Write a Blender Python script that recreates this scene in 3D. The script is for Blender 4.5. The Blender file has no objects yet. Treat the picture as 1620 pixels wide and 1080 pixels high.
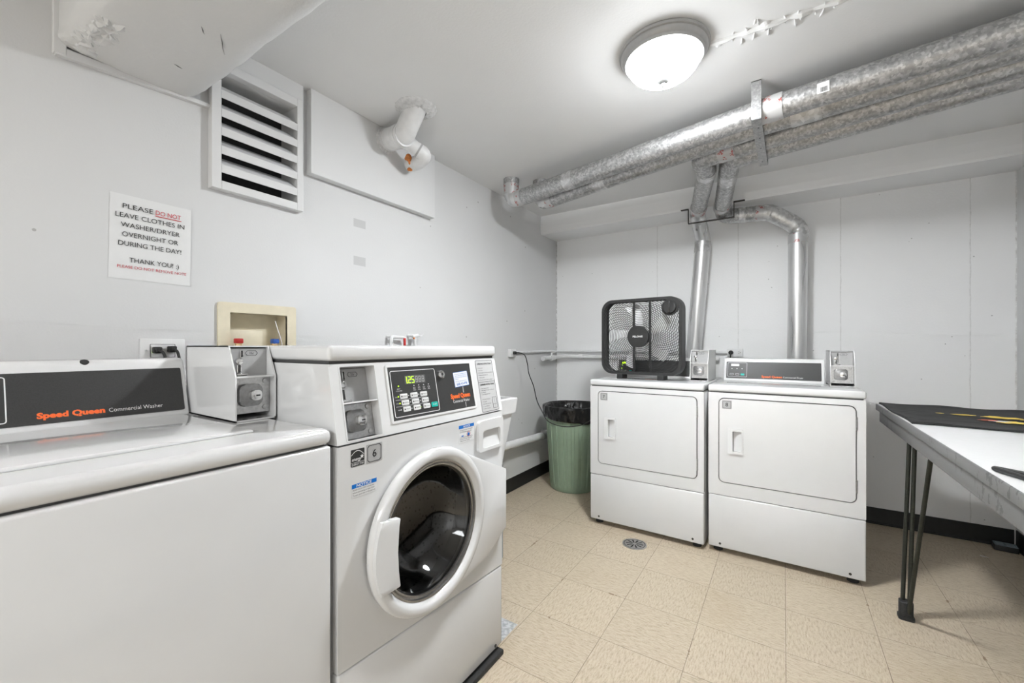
import bpy, bmesh, math, random
from math import sin, cos, pi, radians as R
from mathutils import Vector as V, Matrix as M, noise as NZ

random.seed(7)
S = bpy.context.scene
C = S.collection

# ------------------------------------------------------------------ camera, world, light, exposure
cam_d = bpy.data.cameras.new('camera')
cam = bpy.data.objects.new('camera', cam_d)
C.objects.link(cam)
cam.location = (1.808, -3.5346, 1.1433)
cam.rotation_euler = (R(90), 0, 0.57856)
cam_d.sensor_width = 36
cam_d.lens = 657.44 * 36 / 1620
cam_d.shift_y = 7.91 / 1620
cam_d.clip_start = 0.02
S.camera = cam

S.view_settings.view_transform = 'Standard'
S.view_settings.look = 'None'
S.view_settings.gamma = 1
S.view_settings.use_curve_mapping = False
S.view_settings.exposure = 0.22

w = bpy.data.worlds.new('world')
S.world = w
w.use_nodes = True
w.node_tree.nodes['Background'].inputs[0].default_value = (1, 1, 1, 1)
w.node_tree.nodes['Background'].inputs[1].default_value = 0.3

CEIL = 2.299
XR = 2.916
YF = -7.5
LAMP_SIDE, LAMP_CORE = 25, 400
REAR_FILL_POWER = 98


def area(name, loc, sx, sy, power, rot=(0, 0, 0)):
    d = bpy.data.lights.new(name, 'AREA')
    d.shape = 'RECTANGLE'
    d.size, d.size_y = sx, sy
    d.color = (.95, .98, 1)
    d.energy = power
    o = bpy.data.objects.new(name, d)
    o.location = loc
    o.rotation_euler = rot
    C.objects.link(o)
    return o


# unseen soft fill, added behind the camera to brighten the room
area('rear_fill_light', (1.5, -6.1, CEIL - .03), 1.8, 1.2, REAR_FILL_POWER)

# ------------------------------------------------------------------ node helpers and materials
MATS = {}


class NT:
    def __init__(s, name):
        s.m = bpy.data.materials.new(name)
        s.m.use_nodes = True
        s.t = s.m.node_tree
        s.b = s.t.nodes['Principled BSDF']
        s.out = s.t.nodes['Material Output']
        MATS[name] = s.m

    def n(s, kind, **kw):
        nd = s.t.nodes.new(kind)
        for k, v in kw.items():
            if k.startswith('i_'):
                nd.inputs[k[2:].replace('_', ' ')].default_value = v
            else:
                setattr(nd, k, v)
        return nd

    def l(s, a, b):
        s.t.links.new(a, b)

    def math(s, op, a, b=None, c=None):
        nd = s.t.nodes.new('ShaderNodeMath')
        nd.operation = op
        for i, x in enumerate((a, b, c)):
            if x is None:
                continue
            if isinstance(x, (int, float)):
                nd.inputs[i].default_value = x
            else:
                s.l(x, nd.inputs[i])
        return nd.outputs[0]

    def coords(s):
        return s.n('ShaderNodeTexCoord').outputs['Object']

    def mapping(s, vec, scale=(1, 1, 1), rot=(0, 0, 0), loc=(0, 0, 0)):
        mp = s.n('ShaderNodeMapping')
        mp.inputs['Scale'].default_value = scale
        mp.inputs['Rotation'].default_value = rot
        mp.inputs['Location'].default_value = loc
        s.l(vec, mp.inputs[0])
        return mp.outputs[0]

    def noise(s, vec, scale, detail=3, rough=.5):
        nd = s.n('ShaderNodeTexNoise')
        nd.inputs['Scale'].default_value = scale
        nd.inputs['Detail'].default_value = detail
        nd.inputs['Roughness'].default_value = rough
        s.l(vec, nd.inputs['Vector'])
        return nd.outputs['Fac']

    def voro(s, vec, scale, feature='F1'):
        nd = s.n('ShaderNodeTexVoronoi')
        nd.feature = feature
        nd.inputs['Scale'].default_value = scale
        s.l(vec, nd.inputs['Vector'])
        return nd

    def ramp(s, fac, stops):
        nd = s.n('ShaderNodeValToRGB')
        cr = nd.color_ramp
        while len(cr.elements) < len(stops):
            cr.elements.new(.5)
        for e, (p, c) in zip(cr.elements, stops):
            e.position = p
            e.color = (c, c, c, 1) if isinstance(c, (int, float)) else (*c, 1)
        s.l(fac, nd.inputs[0])
        return nd.outputs[0]

    def mix(s, fac, a, b, blend='MIX'):
        nd = s.n('ShaderNodeMix')
        nd.data_type = 'RGBA'
        nd.blend_type = blend
        for k, x in ((0, fac), (6, a), (7, b)):
            sock = nd.inputs[k]
            if isinstance(x, (int, float)):
                sock.default_value = x if k == 0 else (x, x, x, 1)
            elif isinstance(x, tuple):
                sock.default_value = (*x, 1)
            else:
                s.l(x, sock)
        return nd.outputs[2]

    def bump(s, h, strength, dist):
        nd = s.n('ShaderNodeBump')
        nd.inputs['Strength'].default_value = strength
        nd.inputs['Distance'].default_value = dist
        s.l(h, nd.inputs['Height'])
        s.l(nd.outputs[0], s.b.inputs['Normal'])

    def set(s, color=None, rough=None, metal=None, **kw):
        if color is not None:
            if isinstance(color, tuple):
                s.b.inputs['Base Color'].default_value = (*color, 1)
            elif isinstance(color, (int, float)):
                s.b.inputs['Base Color'].default_value = (color, color, color, 1)
            else:
                s.l(color, s.b.inputs['Base Color'])
        for nm, x in (('Roughness', rough), ('Metallic', metal)):
            if x is None:
                continue
            if isinstance(x, (int, float)):
                s.b.inputs[nm].default_value = x
            else:
                s.l(x, s.b.inputs[nm])
        for k, x in kw.items():
            s.b.inputs[k.replace('_', ' ')].default_value = x
        return s


def plain(name, color, rough=.5, metal=0, grain=0, scale=80, **kw):
    """solid colour with a faint procedural grain"""
    t = NT(name)
    c = (color,) * 3 if isinstance(color, (int, float)) else color
    if grain:
        v = t.noise(t.coords(), scale, 3)
        lo = tuple(x * (1 - grain) for x in c)
        hi = tuple(min(1, x * (1 + grain)) for x in c)
        t.set(t.ramp(v, [(.3, lo), (.7, hi)]), rough, metal, **kw)
    else:
        t.set(c, rough, metal, **kw)
    return t.m


# appliance finishes
plain('white_enamel', .74, .16, 0, .012, 9, Coat_Weight=.8, Coat_Roughness=.03)
plain('white_plastic', .75, .35, 0, .01, 20)
plain('seam_dark', .06, .8)
plain('panel_charcoal', .035, .38, 0, .15, 400)
plain('black_plastic', .02, .45, 0, .2, 200)
plain('black_rubber', .018, .7, 0, .3, 120)
plain('ink_black', .02, .6)
plain('ink_white', .85, .5)
plain('ink_red', (.55, .03, .05), .6)
plain('ink_orange', (.95, .16, .03), .5)
plain('ink_blue', (.02, .16, .55), .5)
plain('sticker_blue', (.0, .16, .58), .4)
plain('sticker_white', .78, .5, 0, .02, 60)
plain('sticker_grey', .42, .45, 0, .05, 200)
plain('instruction_grey', .52, .45, 0, .03, 200)
plain('teal_key', (.0, .48, .40), .4)
plain('key_grey', .72, .5)
plain('key_white', .78, .45)
plain('display_grey', .13, .25)
plain('chrome', .75, .12, 1, .05, 30)
plain('lock_steel', .30, .3, .9, .1, 120)
plain('brushed_steel', .50, .32, 1, .12, 140)
plain('slot_grey', .40, .45, 0, .03, 90)
plain('blue_grey_steel', (.30, .36, .40), .45, .3, .1, 60)
plain('white_pipe_paint', .76, .45, 0, .05, 30)
plain('pvc_white', .78, .35, 0, .06, 25)
plain('plaster', .66, .9, 0, .15, 60)
plain('foam_orange', (.62, .22, .06), .8, 0, .25, 90)
plain('cream_plastic', (.74, .67, .51), .45, 0, .05, 25)
plain('valve_red', (.50, .02, .02), .4)
plain('valve_blue', (.02, .10, .42), .4)
plain('brass', (.70, .50, .28), .35, .8, .1, 90)
plain('finial_metal', .16, .45, .3, .04, 60)
plain('nickel_rim', .42, .38, .25, .04, 60)
plain('laminate_white', .70, .35, 0, .015, 40)
plain('baseboard_black', .012, .42, 0, .25, 40)
plain('paper', .76, .7, 0, .015, 30)
plain('canvas_crack', .05, .9)
plain('cloth_yellow', (.85, .62, .12), .9)
plain('cloth_red', (.60, .12, .06), .9)
plain('cloth_white', .72, .9)
plain('device_glass', (.34, .42, .46), .15, 0, .12, 12)
plain('rust_dark', (.05, .045, .04), .6, .3, .3, 60)
plain('dark_green_black', (.022, .024, .018), .55, .2, .3, 120)
plain('blade_grey', .74, .4, 0, .03, 30)
plain('vent_dark', .03, .8, 0, .2, 60)
plain('louver_side', .42, .6, 0, .08, 40)

t = NT('led_green'); t.set((.1, .3, 0), .5)
t.b.inputs['Emission Color'].default_value = (.55, 1.0, .02, 1); t.b.inputs['Emission Strength'].default_value = 1.5

# lamp glass: frosted bowl, brightest where the bulbs sit behind it
t = NT('lamp_glass')
em = t.n('ShaderNodeEmission'); em.inputs[0].default_value = (.95, .98, 1, 1)
sx = t.n('ShaderNodeSeparateXYZ'); t.l(t.coords(), sx.inputs[0])
mr = t.n('ShaderNodeMapRange'); mr.interpolation_type = 'SMOOTHSTEP'
t.l(sx.outputs[2], mr.inputs['Value'])
for k, x in (('From Min', -.075), ('From Max', -.114), ('To Min', LAMP_SIDE), ('To Max', LAMP_CORE)):
    mr.inputs[k].default_value = x
t.l(mr.outputs[0], em.inputs[1])
t.l(em.outputs[0], t.out.inputs[0])

# door glass
t = NT('door_glass')
t.set(.03, .04, 0, IOR=1.5)
gl = t.n('ShaderNodeBsdfGlossy'); gl.inputs['Roughness'].default_value = .05; gl.inputs[0].default_value = (1, 1, 1, 1)
tp = t.n('ShaderNodeBsdfTransparent'); tp.inputs[0].default_value = (.42, .42, .42, 1)
fr = t.n('ShaderNodeFresnel'); fr.inputs[0].default_value = 1.6
mx = t.n('ShaderNodeMixShader'); t.l(fr.outputs[0], mx.inputs[0]); t.l(tp.outputs[0], mx.inputs[1]); t.l(gl.outputs[0], mx.inputs[2])
t.l(mx.outputs[0], t.out.inputs[0])

# drum back with holes
t = NT('drum_steel')
o = t.coords(); vo = t.voro(o, 60)
t.set(t.ramp(vo.outputs['Distance'], [(.20, .004), (.3, .10)]), .4, .6)

# galvanised duct steel, mottled spangle
def galv(name, lo, hi, rough, sc=38, stretch=(1, 1, 1)):
    t = NT(name)
    o = t.mapping(t.coords(), scale=stretch)
    a = t.noise(o, sc, 2, .6)
    b = t.voro(o, sc * 2.4).outputs['Color']
    bw = t.n('ShaderNodeRGBToBW'); t.l(b, bw.inputs[0])
    f = t.math('ADD', t.math('MULTIPLY', a, .6), t.math('MULTIPLY', bw.outputs[0], .4))
    t.set(t.ramp(f, [(.36, lo), (.52, lo * .55 + hi * .45), (.66, hi)]), t.ramp(f, [(.3, rough), (.8, rough + .16)]), .82)
    return t.m
galv('galvanised', .33, .60, .36, 46)
galv('galvanised_strap', .34, .50, .42, 60)
galv('aluminium_pipe', .62, .74, .26, 12, (1, 1, .1))
galv('foil_tape', .52, .80, .36, 22)

# foil tape printed with rows of red marks
t = NT('printed_tape')
o = t.coords()
vo = t.voro(t.mapping(o, scale=(46, 46, 46)), 1.0)
nz = t.noise(o, 26, 1); nz2 = t.noise(o, 150, 1)
msk = t.math('MULTIPLY', t.math('GREATER_THAN', nz, .60), t.math('GREATER_THAN', nz2, .50))
t.set(t.mix(msk, (.58, .58, .58), (.42, .12, .11)), .40, .45)

# green ribbed bin
plain('bin_green', (.27, .36, .26), .42, 0, .05, 14)
t = NT('bag_black')
o = t.coords()
t.set(.006, .20, 0)
t.bump(t.noise(t.mapping(o, scale=(1, 1, .6)), 22, 2, .5), .5, .02)
t = NT('black_cloth')
o = t.coords(); f = t.noise(o, 240, 2); g = t.noise(t.mapping(o, scale=(1, 4, 1)), 9, 3)
t.set(t.ramp(t.math('ADD', t.math('MULTIPLY', f, .4), t.math('MULTIPLY', g, .6)), [(.35, .012), (.65, .038)]), .92)
t.bump(g, .4, .01)
# painted steel rail with dirt smears
t = NT('rail_steel')
o = t.coords()
d = t.noise(t.mapping(o, scale=(1, 1, .5)), 30, 5, .75); e = t.noise(o, 3.2, 2)
sm = t.math('MULTIPLY', t.math('GREATER_THAN', t.math('ADD', d, t.math('MULTIPLY', e, .5)), .86), .55)
t.set(t.mix(sm, (.20, .20, .20), (.065, .065, .065)), .45, .35)

# walls and ceiling
def paint(name, base, bump=.12, sc=120, spots=0):
    t = NT(name)
    o = t.coords()
    n1 = t.noise(o, 1.3, 3); n2 = t.noise(o, sc, 4)
    col = t.ramp(n1, [(.3, base * .97), (.7, base * 1.02)])
    if spots:
        vo = t.voro(o, spots)
        nn = t.noise(o, 3.1, 2)
        m = t.math('MULTIPLY', t.math('LESS_THAN', vo.outputs['Distance'], .055), t.math('GREATER_THAN', nn, .52))
        col = t.mix(t.math('MULTIPLY', m, .6), col, (.25, .24, .22))
    t.col = col
    t.bump(n2, bump, .004)
    t.set(col, .72)
    return t
paint('ceiling_paint', .82)
paint('beam_paint', .90)
paint('trim_paint', .72, .05)
paint('canvas_paint', .70, .35, 70)

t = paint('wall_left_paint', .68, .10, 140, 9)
sx = t.n('ShaderNodeSeparateXYZ'); t.l(t.coords(), sx.inputs[0])
Yc, Zc = sx.outputs[1], sx.outputs[2]
def boxmask(t, Y, Z, y0, y1, z0, z1):
    a = t.math('MULTIPLY', t.math('GREATER_THAN', Y, y0), t.math('LESS_THAN', Y, y1))
    b = t.math('MULTIPLY', t.math('GREATER_THAN', Z, z0), t.math('LESS_THAN', Z, z1))
    return t.math('MULTIPLY', a, b)
m1 = boxmask(t, Yc, Zc, -2.222, -2.150, 1.748, 1.789)
m2 = boxmask(t, Yc, Zc, -2.222, -2.150, 1.555, 1.600)
pm = t.math('MULTIPLY', t.math('MAXIMUM', m1, m2), .55)
t.set(t.mix(pm, t.col, (.42, .42, .42)))

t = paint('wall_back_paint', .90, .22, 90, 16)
o = t.coords()
sx = t.n('ShaderNodeSeparateXYZ'); t.l(o, sx.inputs[0])
Xc = sx.outputs[0]
wob = t.math('MULTIPLY', t.math('SUBTRACT', t.noise(t.mapping(o, scale=(0, 0, 1)), 9, 4), .5), .012)
line = None
for xs in (.935, 1.525, 2.129, 2.732):
    dd = t.math('ABSOLUTE', t.math('SUBTRACT', t.math('ADD', Xc, wob), xs))
    q = t.math('LESS_THAN', dd, .0028)
    line = q if line is None else t.math('MAXIMUM', line, q)
brk = t.ramp(t.noise(t.mapping(o, scale=(1, 1, 1)), 34, 5, .8), [(.34, .12), (.66, 1)])
lm = t.math('MULTIPLY', t.math('MULTIPLY', line, brk), .32)
crack = t.math('MULTIPLY', t.math('LESS_THAN', t.math('ADD', Xc, t.math('MULTIPLY', wob, 1.0)), .010),
               t.ramp(t.noise(o, 26, 5, .75), [(.36, 0), (.58, 1)]))
crack2 = t.math('MULTIPLY', t.math('GREATER_THAN', t.math('ADD', Xc, wob), XR - .006),
                t.ramp(t.noise(o, 26, 5, .75), [(.40, 0), (.60, 1)]))
am = t.math('MAXIMUM', lm, t.math('MULTIPLY', t.math('MAXIMUM', crack, t.math('MULTIPLY', crack2, .6)), .55))
t.set(t.mix(am, t.col, (.16, .14, .11)))

# vinyl tile floor
T = .3048
t = NT('floor_tile')
o = t.coords()
sx = t.n('ShaderNodeSeparateXYZ'); t.l(o, sx.inputs[0])
fx = t.math('DIVIDE', t.math('SUBTRACT', sx.outputs[0], 1.206 - 10 * T), T)
fy = t.math('DIVIDE', t.math('SUBTRACT', sx.outputs[1], -1.980 - 20 * T), T)
ix, iy = t.math('FLOOR', fx), t.math('FLOOR', fy)
par = t.math('MODULO', t.math('ADD', ix, iy), 2)
va = t.noise(t.mapping(o, scale=(1, 4.5, 1), rot=(0, 0, .5)), 34, 4, .7)
vb = t.noise(t.mapping(o, scale=(4.5, 1, 1), rot=(0, 0, .5)), 34, 4, .7)
mx = t.n('ShaderNodeMix'); mx.data_type = 'FLOAT'
t.l(par, mx.inputs[0]); t.l(va, mx.inputs[2]); t.l(vb, mx.inputs[3])
st = mx.outputs[0]
base = t.ramp(st, [(.27, (.27, .21, .14)), (.40, (.455, .375, .275)), (.52, (.535, .455, .345)), (.66, (.585, .51, .40)), (.78, (.64, .575, .47))])
wn = t.n('ShaderNodeTexWhiteNoise'); wn.noise_dimensions = '2D'
cv = t.n('ShaderNodeCombineXYZ'); t.l(ix, cv.inputs[0]); t.l(iy, cv.inputs[1]); t.l(cv.outputs[0], wn.inputs['Vector'])
base = t.mix(1.0, base, t.ramp(wn.outputs['Value'], [(0, .965), (1, 1.02)]), 'MULTIPLY')
fle = t.noise(o, 190, 2)
base = t.mix(t.math('MULTIPLY', t.math('GREATER_THAN', fle, .67), .6), base, (.17, .13, .09))
gx = t.math('ABSOLUTE', t.math('SUBTRACT', t.math('FRACT', fx), .5))
gy = t.math('ABSOLUTE', t.math('SUBTRACT', t.math('FRACT', fy), .5))
gm = t.math('MAXIMUM', gx, gy)
joint = t.math('GREATER_THAN', gm, .5 - .0035)
base = t.mix(t.math('MULTIPLY', joint, t.ramp(t.noise(o, 9, 3), [(.35, .55), (.65, .95)])), base, (.13, .09, .055))
wide = t.math('MULTIPLY', t.math('GREATER_THAN', gm, .5 - .016), t.math('GREATER_THAN', t.noise(o, 7.3, 4, .75), .63))
base = t.mix(t.math('MULTIPLY', wide, .7), base, (.17, .09, .035))
dirt = t.ramp(t.noise(o, 2.4, 4, .6), [(.56, 0), (.74, .3)])
base = t.mix(dirt, base, (.34, .25, .15))
pt = boxmask(t, sx.outputs[0], sx.outputs[1], .70, .893, -2.285, -2.09)
base = t.mix(pt, base, t.ramp(t.noise(o, 70, 3), [(.4, (.34, .36, .38)), (.6, (.55, .57, .59))]))
t.set(base, .42)
t.bump(t.math('SUBTRACT', st, t.math('MULTIPLY', joint, .8)), .08, .003)

# ------------------------------------------------------------------ object helpers
ROOT = {}


def setp(o, label=None, cat=None, group=None, kind=None):
    for k, v in (('label', label), ('category', cat), ('group', group), ('kind', kind)):
        if v:
            o[k] = v
    return o


def thing(name, label, cat, loc=(0, 0, 0), rotz=0, group=None, local=False):
    o = bpy.data.objects.new(name, None)
    o.empty_display_size = .05
    C.objects.link(o)
    o.location = loc
    o.rotation_euler = (0, 0, rotz)
    setp(o, label, cat, group)
    ROOT[o.name] = M.Identity(4) if local else (M.Translation(V(loc)) @ M.Rotation(rotz, 4, 'Z')).inverted()
    return o


def mesh_of(bm, name, mat, smooth=True, ang=35):
    me = bpy.data.meshes.new(name)
    bmesh.ops.recalc_face_normals(bm, faces=bm.faces)
    bm.to_mesh(me)
    bm.free()
    for m in (mat if isinstance(mat, (list, tuple)) else [mat]):
        me.materials.append(MATS[m])
    if smooth:
        me.polygons.foreach_set('use_smooth', [True] * len(me.polygons))
        me.set_sharp_from_angle(angle=R(ang))
    return me


def part(name, bm, mat, parent, label=None, smooth=True, ang=35):
    bm.transform(ROOT[parent.name])
    o = bpy.data.objects.new(name, mesh_of(bm, name, mat, smooth, ang))
    C.objects.link(o)
    o.parent = parent
    ROOT[o.name] = ROOT[parent.name]
    if label:
        o['label'] = label
    return o


def solo(name, bm, mat, label, cat, loc=(0, 0, 0), group=None, smooth=True):
    bm.transform(M.Translation(-V(loc)))
    o = bpy.data.objects.new(name, mesh_of(bm, name, mat, smooth))
    C.objects.link(o)
    o.location = loc
    return setp(o, label, cat, group)


def struct(name, bm, mat, label=None, smooth=False):
    o = bpy.data.objects.new(name, mesh_of(bm, name, mat, smooth))
    C.objects.link(o)
    o['kind'] = 'structure'
    o['category'] = name.split('_')[0]
    if label:
        o['label'] = label
    return o


# ------------------------------------------------------------------ mesh helpers
def B():
    return bmesh.new()


def xf(bm, verts, mat):
    if mat is not None:
        bmesh.ops.transform(bm, matrix=mat, verts=verts)


def box(bm, a, b, bev=0, seg=2, mat=None):
    x0, y0, z0 = a
    x1, y1, z1 = b
    vs = [bm.verts.new(p) for p in ((x0, y0, z0), (x1, y0, z0), (x1, y1, z0), (x0, y1, z0),
                                    (x0, y0, z1), (x1, y0, z1), (x1, y1, z1), (x0, y1, z1))]
    fs = [bm.faces.new([vs[i] for i in f]) for f in ((3, 2, 1, 0), (4, 5, 6, 7), (0, 1, 5, 4), (1, 2, 6, 5), (2, 3, 7, 6), (3, 0, 4, 7))]
    xf(bm, vs, mat)
    if bev:
        es = {e for f in fs for e in f.edges}
        bmesh.ops.bevel(bm, geom=list(es), offset=bev, segments=seg, profile=.5, affect='EDGES')
    return bm


def prism(bm, poly, n, bev=0, seg=2, bevel_edges=None):
    """closed polygon (list of Vectors) extruded by vector n"""
    n = V(n)
    a = [bm.verts.new(V(p)) for p in poly]
    b = [bm.verts.new(V(p) + n) for p in poly]
    k = len(poly)
    fs = [bm.faces.new(a[::-1]), bm.faces.new(b)]
    for i in range(k):
        fs.append(bm.faces.new((a[i], a[(i + 1) % k], b[(i + 1) % k], b[i])))
    if bev:
        es = {e for f in fs for e in f.edges}
        bmesh.ops.bevel(bm, geom=list(es), offset=bev, segments=seg, profile=.5, affect='EDGES')
    return bm


def rrect(w, h, r, n=5):
    """rounded rectangle outline, centred, ccw, 2-D"""
    pts = []
    for cx, cy, a0 in ((w / 2 - r, h / 2 - r, 0), (-w / 2 + r, h / 2 - r, 90), (-w / 2 + r, -h / 2 + r, 180), (w / 2 - r, -h / 2 + r, 270)):
        for i in range(n + 1):
            a = R(a0 + 90 * i / n)
            pts.append((cx + r * cos(a), cy + r * sin(a)))
    return pts


class Fr:
    """local frame: o origin, u right, v up, n outwards"""
    def __init__(s, o, u, v):
        s.o, s.u, s.v = V(o), V(u).normalized(), V(v).normalized()
        s.n = s.u.cross(s.v).normalized()

    def p(s, a, b, c=0):
        return s.o + s.u * a + s.v * b + s.n * c

    def sub(s, a, b, c=0):
        return Fr(s.p(a, b, c), s.u, s.v)

    def mat(s):
        m = M.Identity(4)
        for i in range(3):
            m[i][0], m[i][1], m[i][2], m[i][3] = s.u[i], s.v[i], s.n[i], s.o[i]
        return m


def fbox(bm, f, a0, a1, b0, b1, c0, c1, bev=0, seg=2):
    return box(bm, (a0, b0, c0), (a1, b1, c1), bev, seg, f.mat())


def plate(bm, f, a0, a1, b0, b1, c0, c1, r=.004, n=4, bev=0):
    """rounded-corner plate in frame f"""
    pts = [f.p((a0 + a1) / 2 + x, (b0 + b1) / 2 + y, c0) for x, y in rrect(a1 - a0, b1 - b0, r, n)]
    k0 = len(bm.verts)
    a = [bm.verts.new(p) for p in pts]
    b = [bm.verts.new(p + f.n * (c1 - c0)) for p in pts]
    k = len(pts)
    bm.faces.new(a[::-1])
    top = bm.faces.new(b)
    for i in range(k):
        bm.faces.new((a[i], a[(i + 1) % k], b[(i + 1) % k], b[i]))
    if bev:
        bmesh.ops.bevel(bm, geom=list(top.edges), offset=bev, segments=2, profile=.5, affect='EDGES')
    return bm


def ring_plate(bm, f, outer, inner, c0, c1):
    """flat frame between two 2-D outlines with equal point counts, from c0 to c1"""
    k = len(outer)
    def mk(o, c):
        return [bm.verts.new(f.p(x, y, c)) for x, y in o]
    oa, ob, ia, ib = mk(outer, c0), mk(outer, c1), mk(inner, c0), mk(inner, c1)
    for i in range(k):
        j = (i + 1) % k
        bm.faces.new((ob[i], ob[j], ib[j], ib[i]))
        bm.faces.new((oa[j], oa[i], ia[i], ia[j]))
        bm.faces.new((oa[i], oa[j], ob[j], ob[i]))
        bm.faces.new((ia[j], ia[i], ib[i], ib[j]))
    return bm


def off(pts, cx, cy):
    return [(x + cx, y + cy) for x, y in pts]


def frame_rr(bm, f, a0, a1, b0, b1, wd, c0, c1, r=.004, n=4):
    cx, cy, w_, h_ = (a0 + a1) / 2, (b0 + b1) / 2, a1 - a0, b1 - b0
    return ring_plate(bm, f, off(rrect(w_, h_, r, n), cx, cy), off(rrect(w_ - 2 * wd, h_ - 2 * wd, max(r - wd, .0004), n), cx, cy), c0, c1)


def disc(bm, f, cx, cy, r, c0, c1, n=24, bev=0):
    a = [bm.verts.new(f.p(cx + r * cos(2 * pi * i / n), cy + r * sin(2 * pi * i / n), c0)) for i in range(n)]
    b = [bm.verts.new(f.p(cx + r * cos(2 * pi * i / n), cy + r * sin(2 * pi * i / n), c1)) for i in range(n)]
    bm.faces.new(a[::-1])
    top = bm.faces.new(b)
    for i in range(n):
        bm.faces.new((a[i], a[(i + 1) % n], b[(i + 1) % n], b[i]))
    if bev:
        bmesh.ops.bevel(bm, geom=list(top.edges), offset=bev, segments=2, profile=.5, affect='EDGES')
    return bm


def flat(bm, f, pts, c=0):
    bm.faces.new([bm.verts.new(f.p(x, y, c)) for x, y in pts])
    return bm


def flatrect(bm, f, a0, a1, b0, b1, c=0):
    return flat(bm, f, [(a0, b0), (a1, b0), (a1, b1), (a0, b1)], c)


def lathe(bm, f, prof, n=48, closed=False, fn=None):
    """profile [(r, c)] spun round the frame's n axis; fn(theta, r, c) may change r"""
    rings = []
    for r, c in prof:
        rings.append([bm.verts.new(f.p((fn(2 * pi * i / n, r, c) if fn else r) * cos(2 * pi * i / n),
                                       (fn(2 * pi * i / n, r, c) if fn else r) * sin(2 * pi * i / n), c)) for i in range(n)])
    m = len(rings)
    for k in range(m if closed else m - 1):
        a, b = rings[k], rings[(k + 1) % m]
        for i in range(n):
            bm.faces.new((a[i], a[(i + 1) % n], b[(i + 1) % n], b[i]))
    return rings


def fillet(pts, r, n=6):
    pts = [V(p) for p in pts]
    out = [pts[0]]
    for i in range(1, len(pts) - 1):
        p, a, b = pts[i], pts[i - 1], pts[i + 1]
        da, db = (a - p), (b - p)
        rr = min(r, da.length * .49, db.length * .49)
        A, Bq = p + da.normalized() * rr, p + db.normalized() * rr
        for k in range(n + 1):
            s = k / n
            out.append(A * (1 - s) ** 2 + p * 2 * s * (1 - s) + Bq * s * s)
    out.append(pts[-1])
    return out


def smooth_path(pts, n=8):
    pts = [V(p) for p in pts]
    q = [pts[0]] + pts + [pts[-1]]
    out = []
    for i in range(1, len(q) - 2):
        p0, p1, p2, p3 = q[i - 1], q[i], q[i + 1], q[i + 2]
        for k in range(n):
            s = k / n
            out.append(.5 * ((2 * p1) + (p2 - p0) * s + (2 * p0 - 5 * p1 + 4 * p2 - p3) * s * s + (3 * p1 - p0 - 3 * p2 + p3) * s ** 3))
    out.append(pts[-1])
    return out


def tube(bm, pts, r, n=12, caps=True, closed=False):
    pts = [V(p) for p in pts]
    k = len(pts)
    rs = r if isinstance(r, (list, tuple)) else [r] * k
    tan = []
    for i in range(k):
        if closed:
            d = pts[(i + 1) % k] - pts[i - 1]
        else:
            a, b = pts[max(i - 1, 0)], pts[min(i + 1, k - 1)]
            d1 = (pts[i] - a).normalized() if i > 0 else V()
            d2 = (b - pts[i]).normalized() if i < k - 1 else V()
            d = d1 + d2
        tan.append(d.normalized())
    ref = V((0, 0, 1)) if abs(tan[0].z) < .9 else V((1, 0, 0))
    u = tan[0].cross(ref).normalized()
    rings = []
    for i in range(k):
        if i:
            u = (u - tan[i] * u.dot(tan[i])).normalized()
        v = tan[i].cross(u)
        rings.append([bm.verts.new(pts[i] + (u * cos(2 * pi * j / n) + v * sin(2 * pi * j / n)) * rs[i]) for j in range(n)])
    for i in range(k if closed else k - 1):
        a, b = rings[i], rings[(i + 1) % k]
        for j in range(n):
            bm.faces.new((a[j], a[(j + 1) % n], b[(j + 1) % n], b[j]))
    if caps and not closed:
        bm.faces.new(rings[0][::-1])
        bm.faces.new(rings[-1])
    return bm


def lerp(a, b, s):
    return V(a) * (1 - s) + V(b) * s


_TC = {}


def glyphs(s, bold=0, shear=0):
    key = (s, bold, shear)
    if key not in _TC:
        cu = bpy.data.curves.new('t', 'FONT')
        cu.body = s
        cu.size = 1
        cu.offset = bold
        cu.shear = shear
        cu.resolution_u = 3
        ob = bpy.data.objects.new('t', cu)
        C.objects.link(ob)
        bpy.context.view_layer.update()
        me = bpy.data.meshes.new_from_object(ob.evaluated_get(bpy.context.evaluated_depsgraph_get()))
        _TC[key] = ([v.co.copy() for v in me.vertices], [tuple(p.vertices) for p in me.polygons])
        bpy.data.objects.remove(ob)
        bpy.data.meshes.remove(me)
        bpy.data.curves.remove(cu)
    return _TC[key]


def txt(bm, f, s, a, b, h, w=None, align='L', bold=0, shear=0, c=.0006):
    """lettering on frame f: baseline start (a,b), cap height h, overall width w"""
    vs, fs = glyphs(s, bold, shear)
    if not vs:
        return bm
    x0, x1 = min(v.x for v in vs), max(v.x for v in vs)
    sy = h / .70
    sxx = w / (x1 - x0) if w else sy
    wd = (x1 - x0) * sxx
    o = a - (wd / 2 if align == 'C' else 0)
    nv = [bm.verts.new(f.p(o + (v.x - x0) * sxx, b + v.y * sy, c)) for v in vs]
    for p in fs:
        try:
            bm.faces.new([nv[i] for i in p])
        except ValueError:
            pass
    return bm


UX, UY, UZ = V((1, 0, 0)), V((0, 1, 0)), V((0, 0, 1))

# ------------------------------------------------------------------ the room
def slab(a, b):
    return box(B(), a, b)


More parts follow.
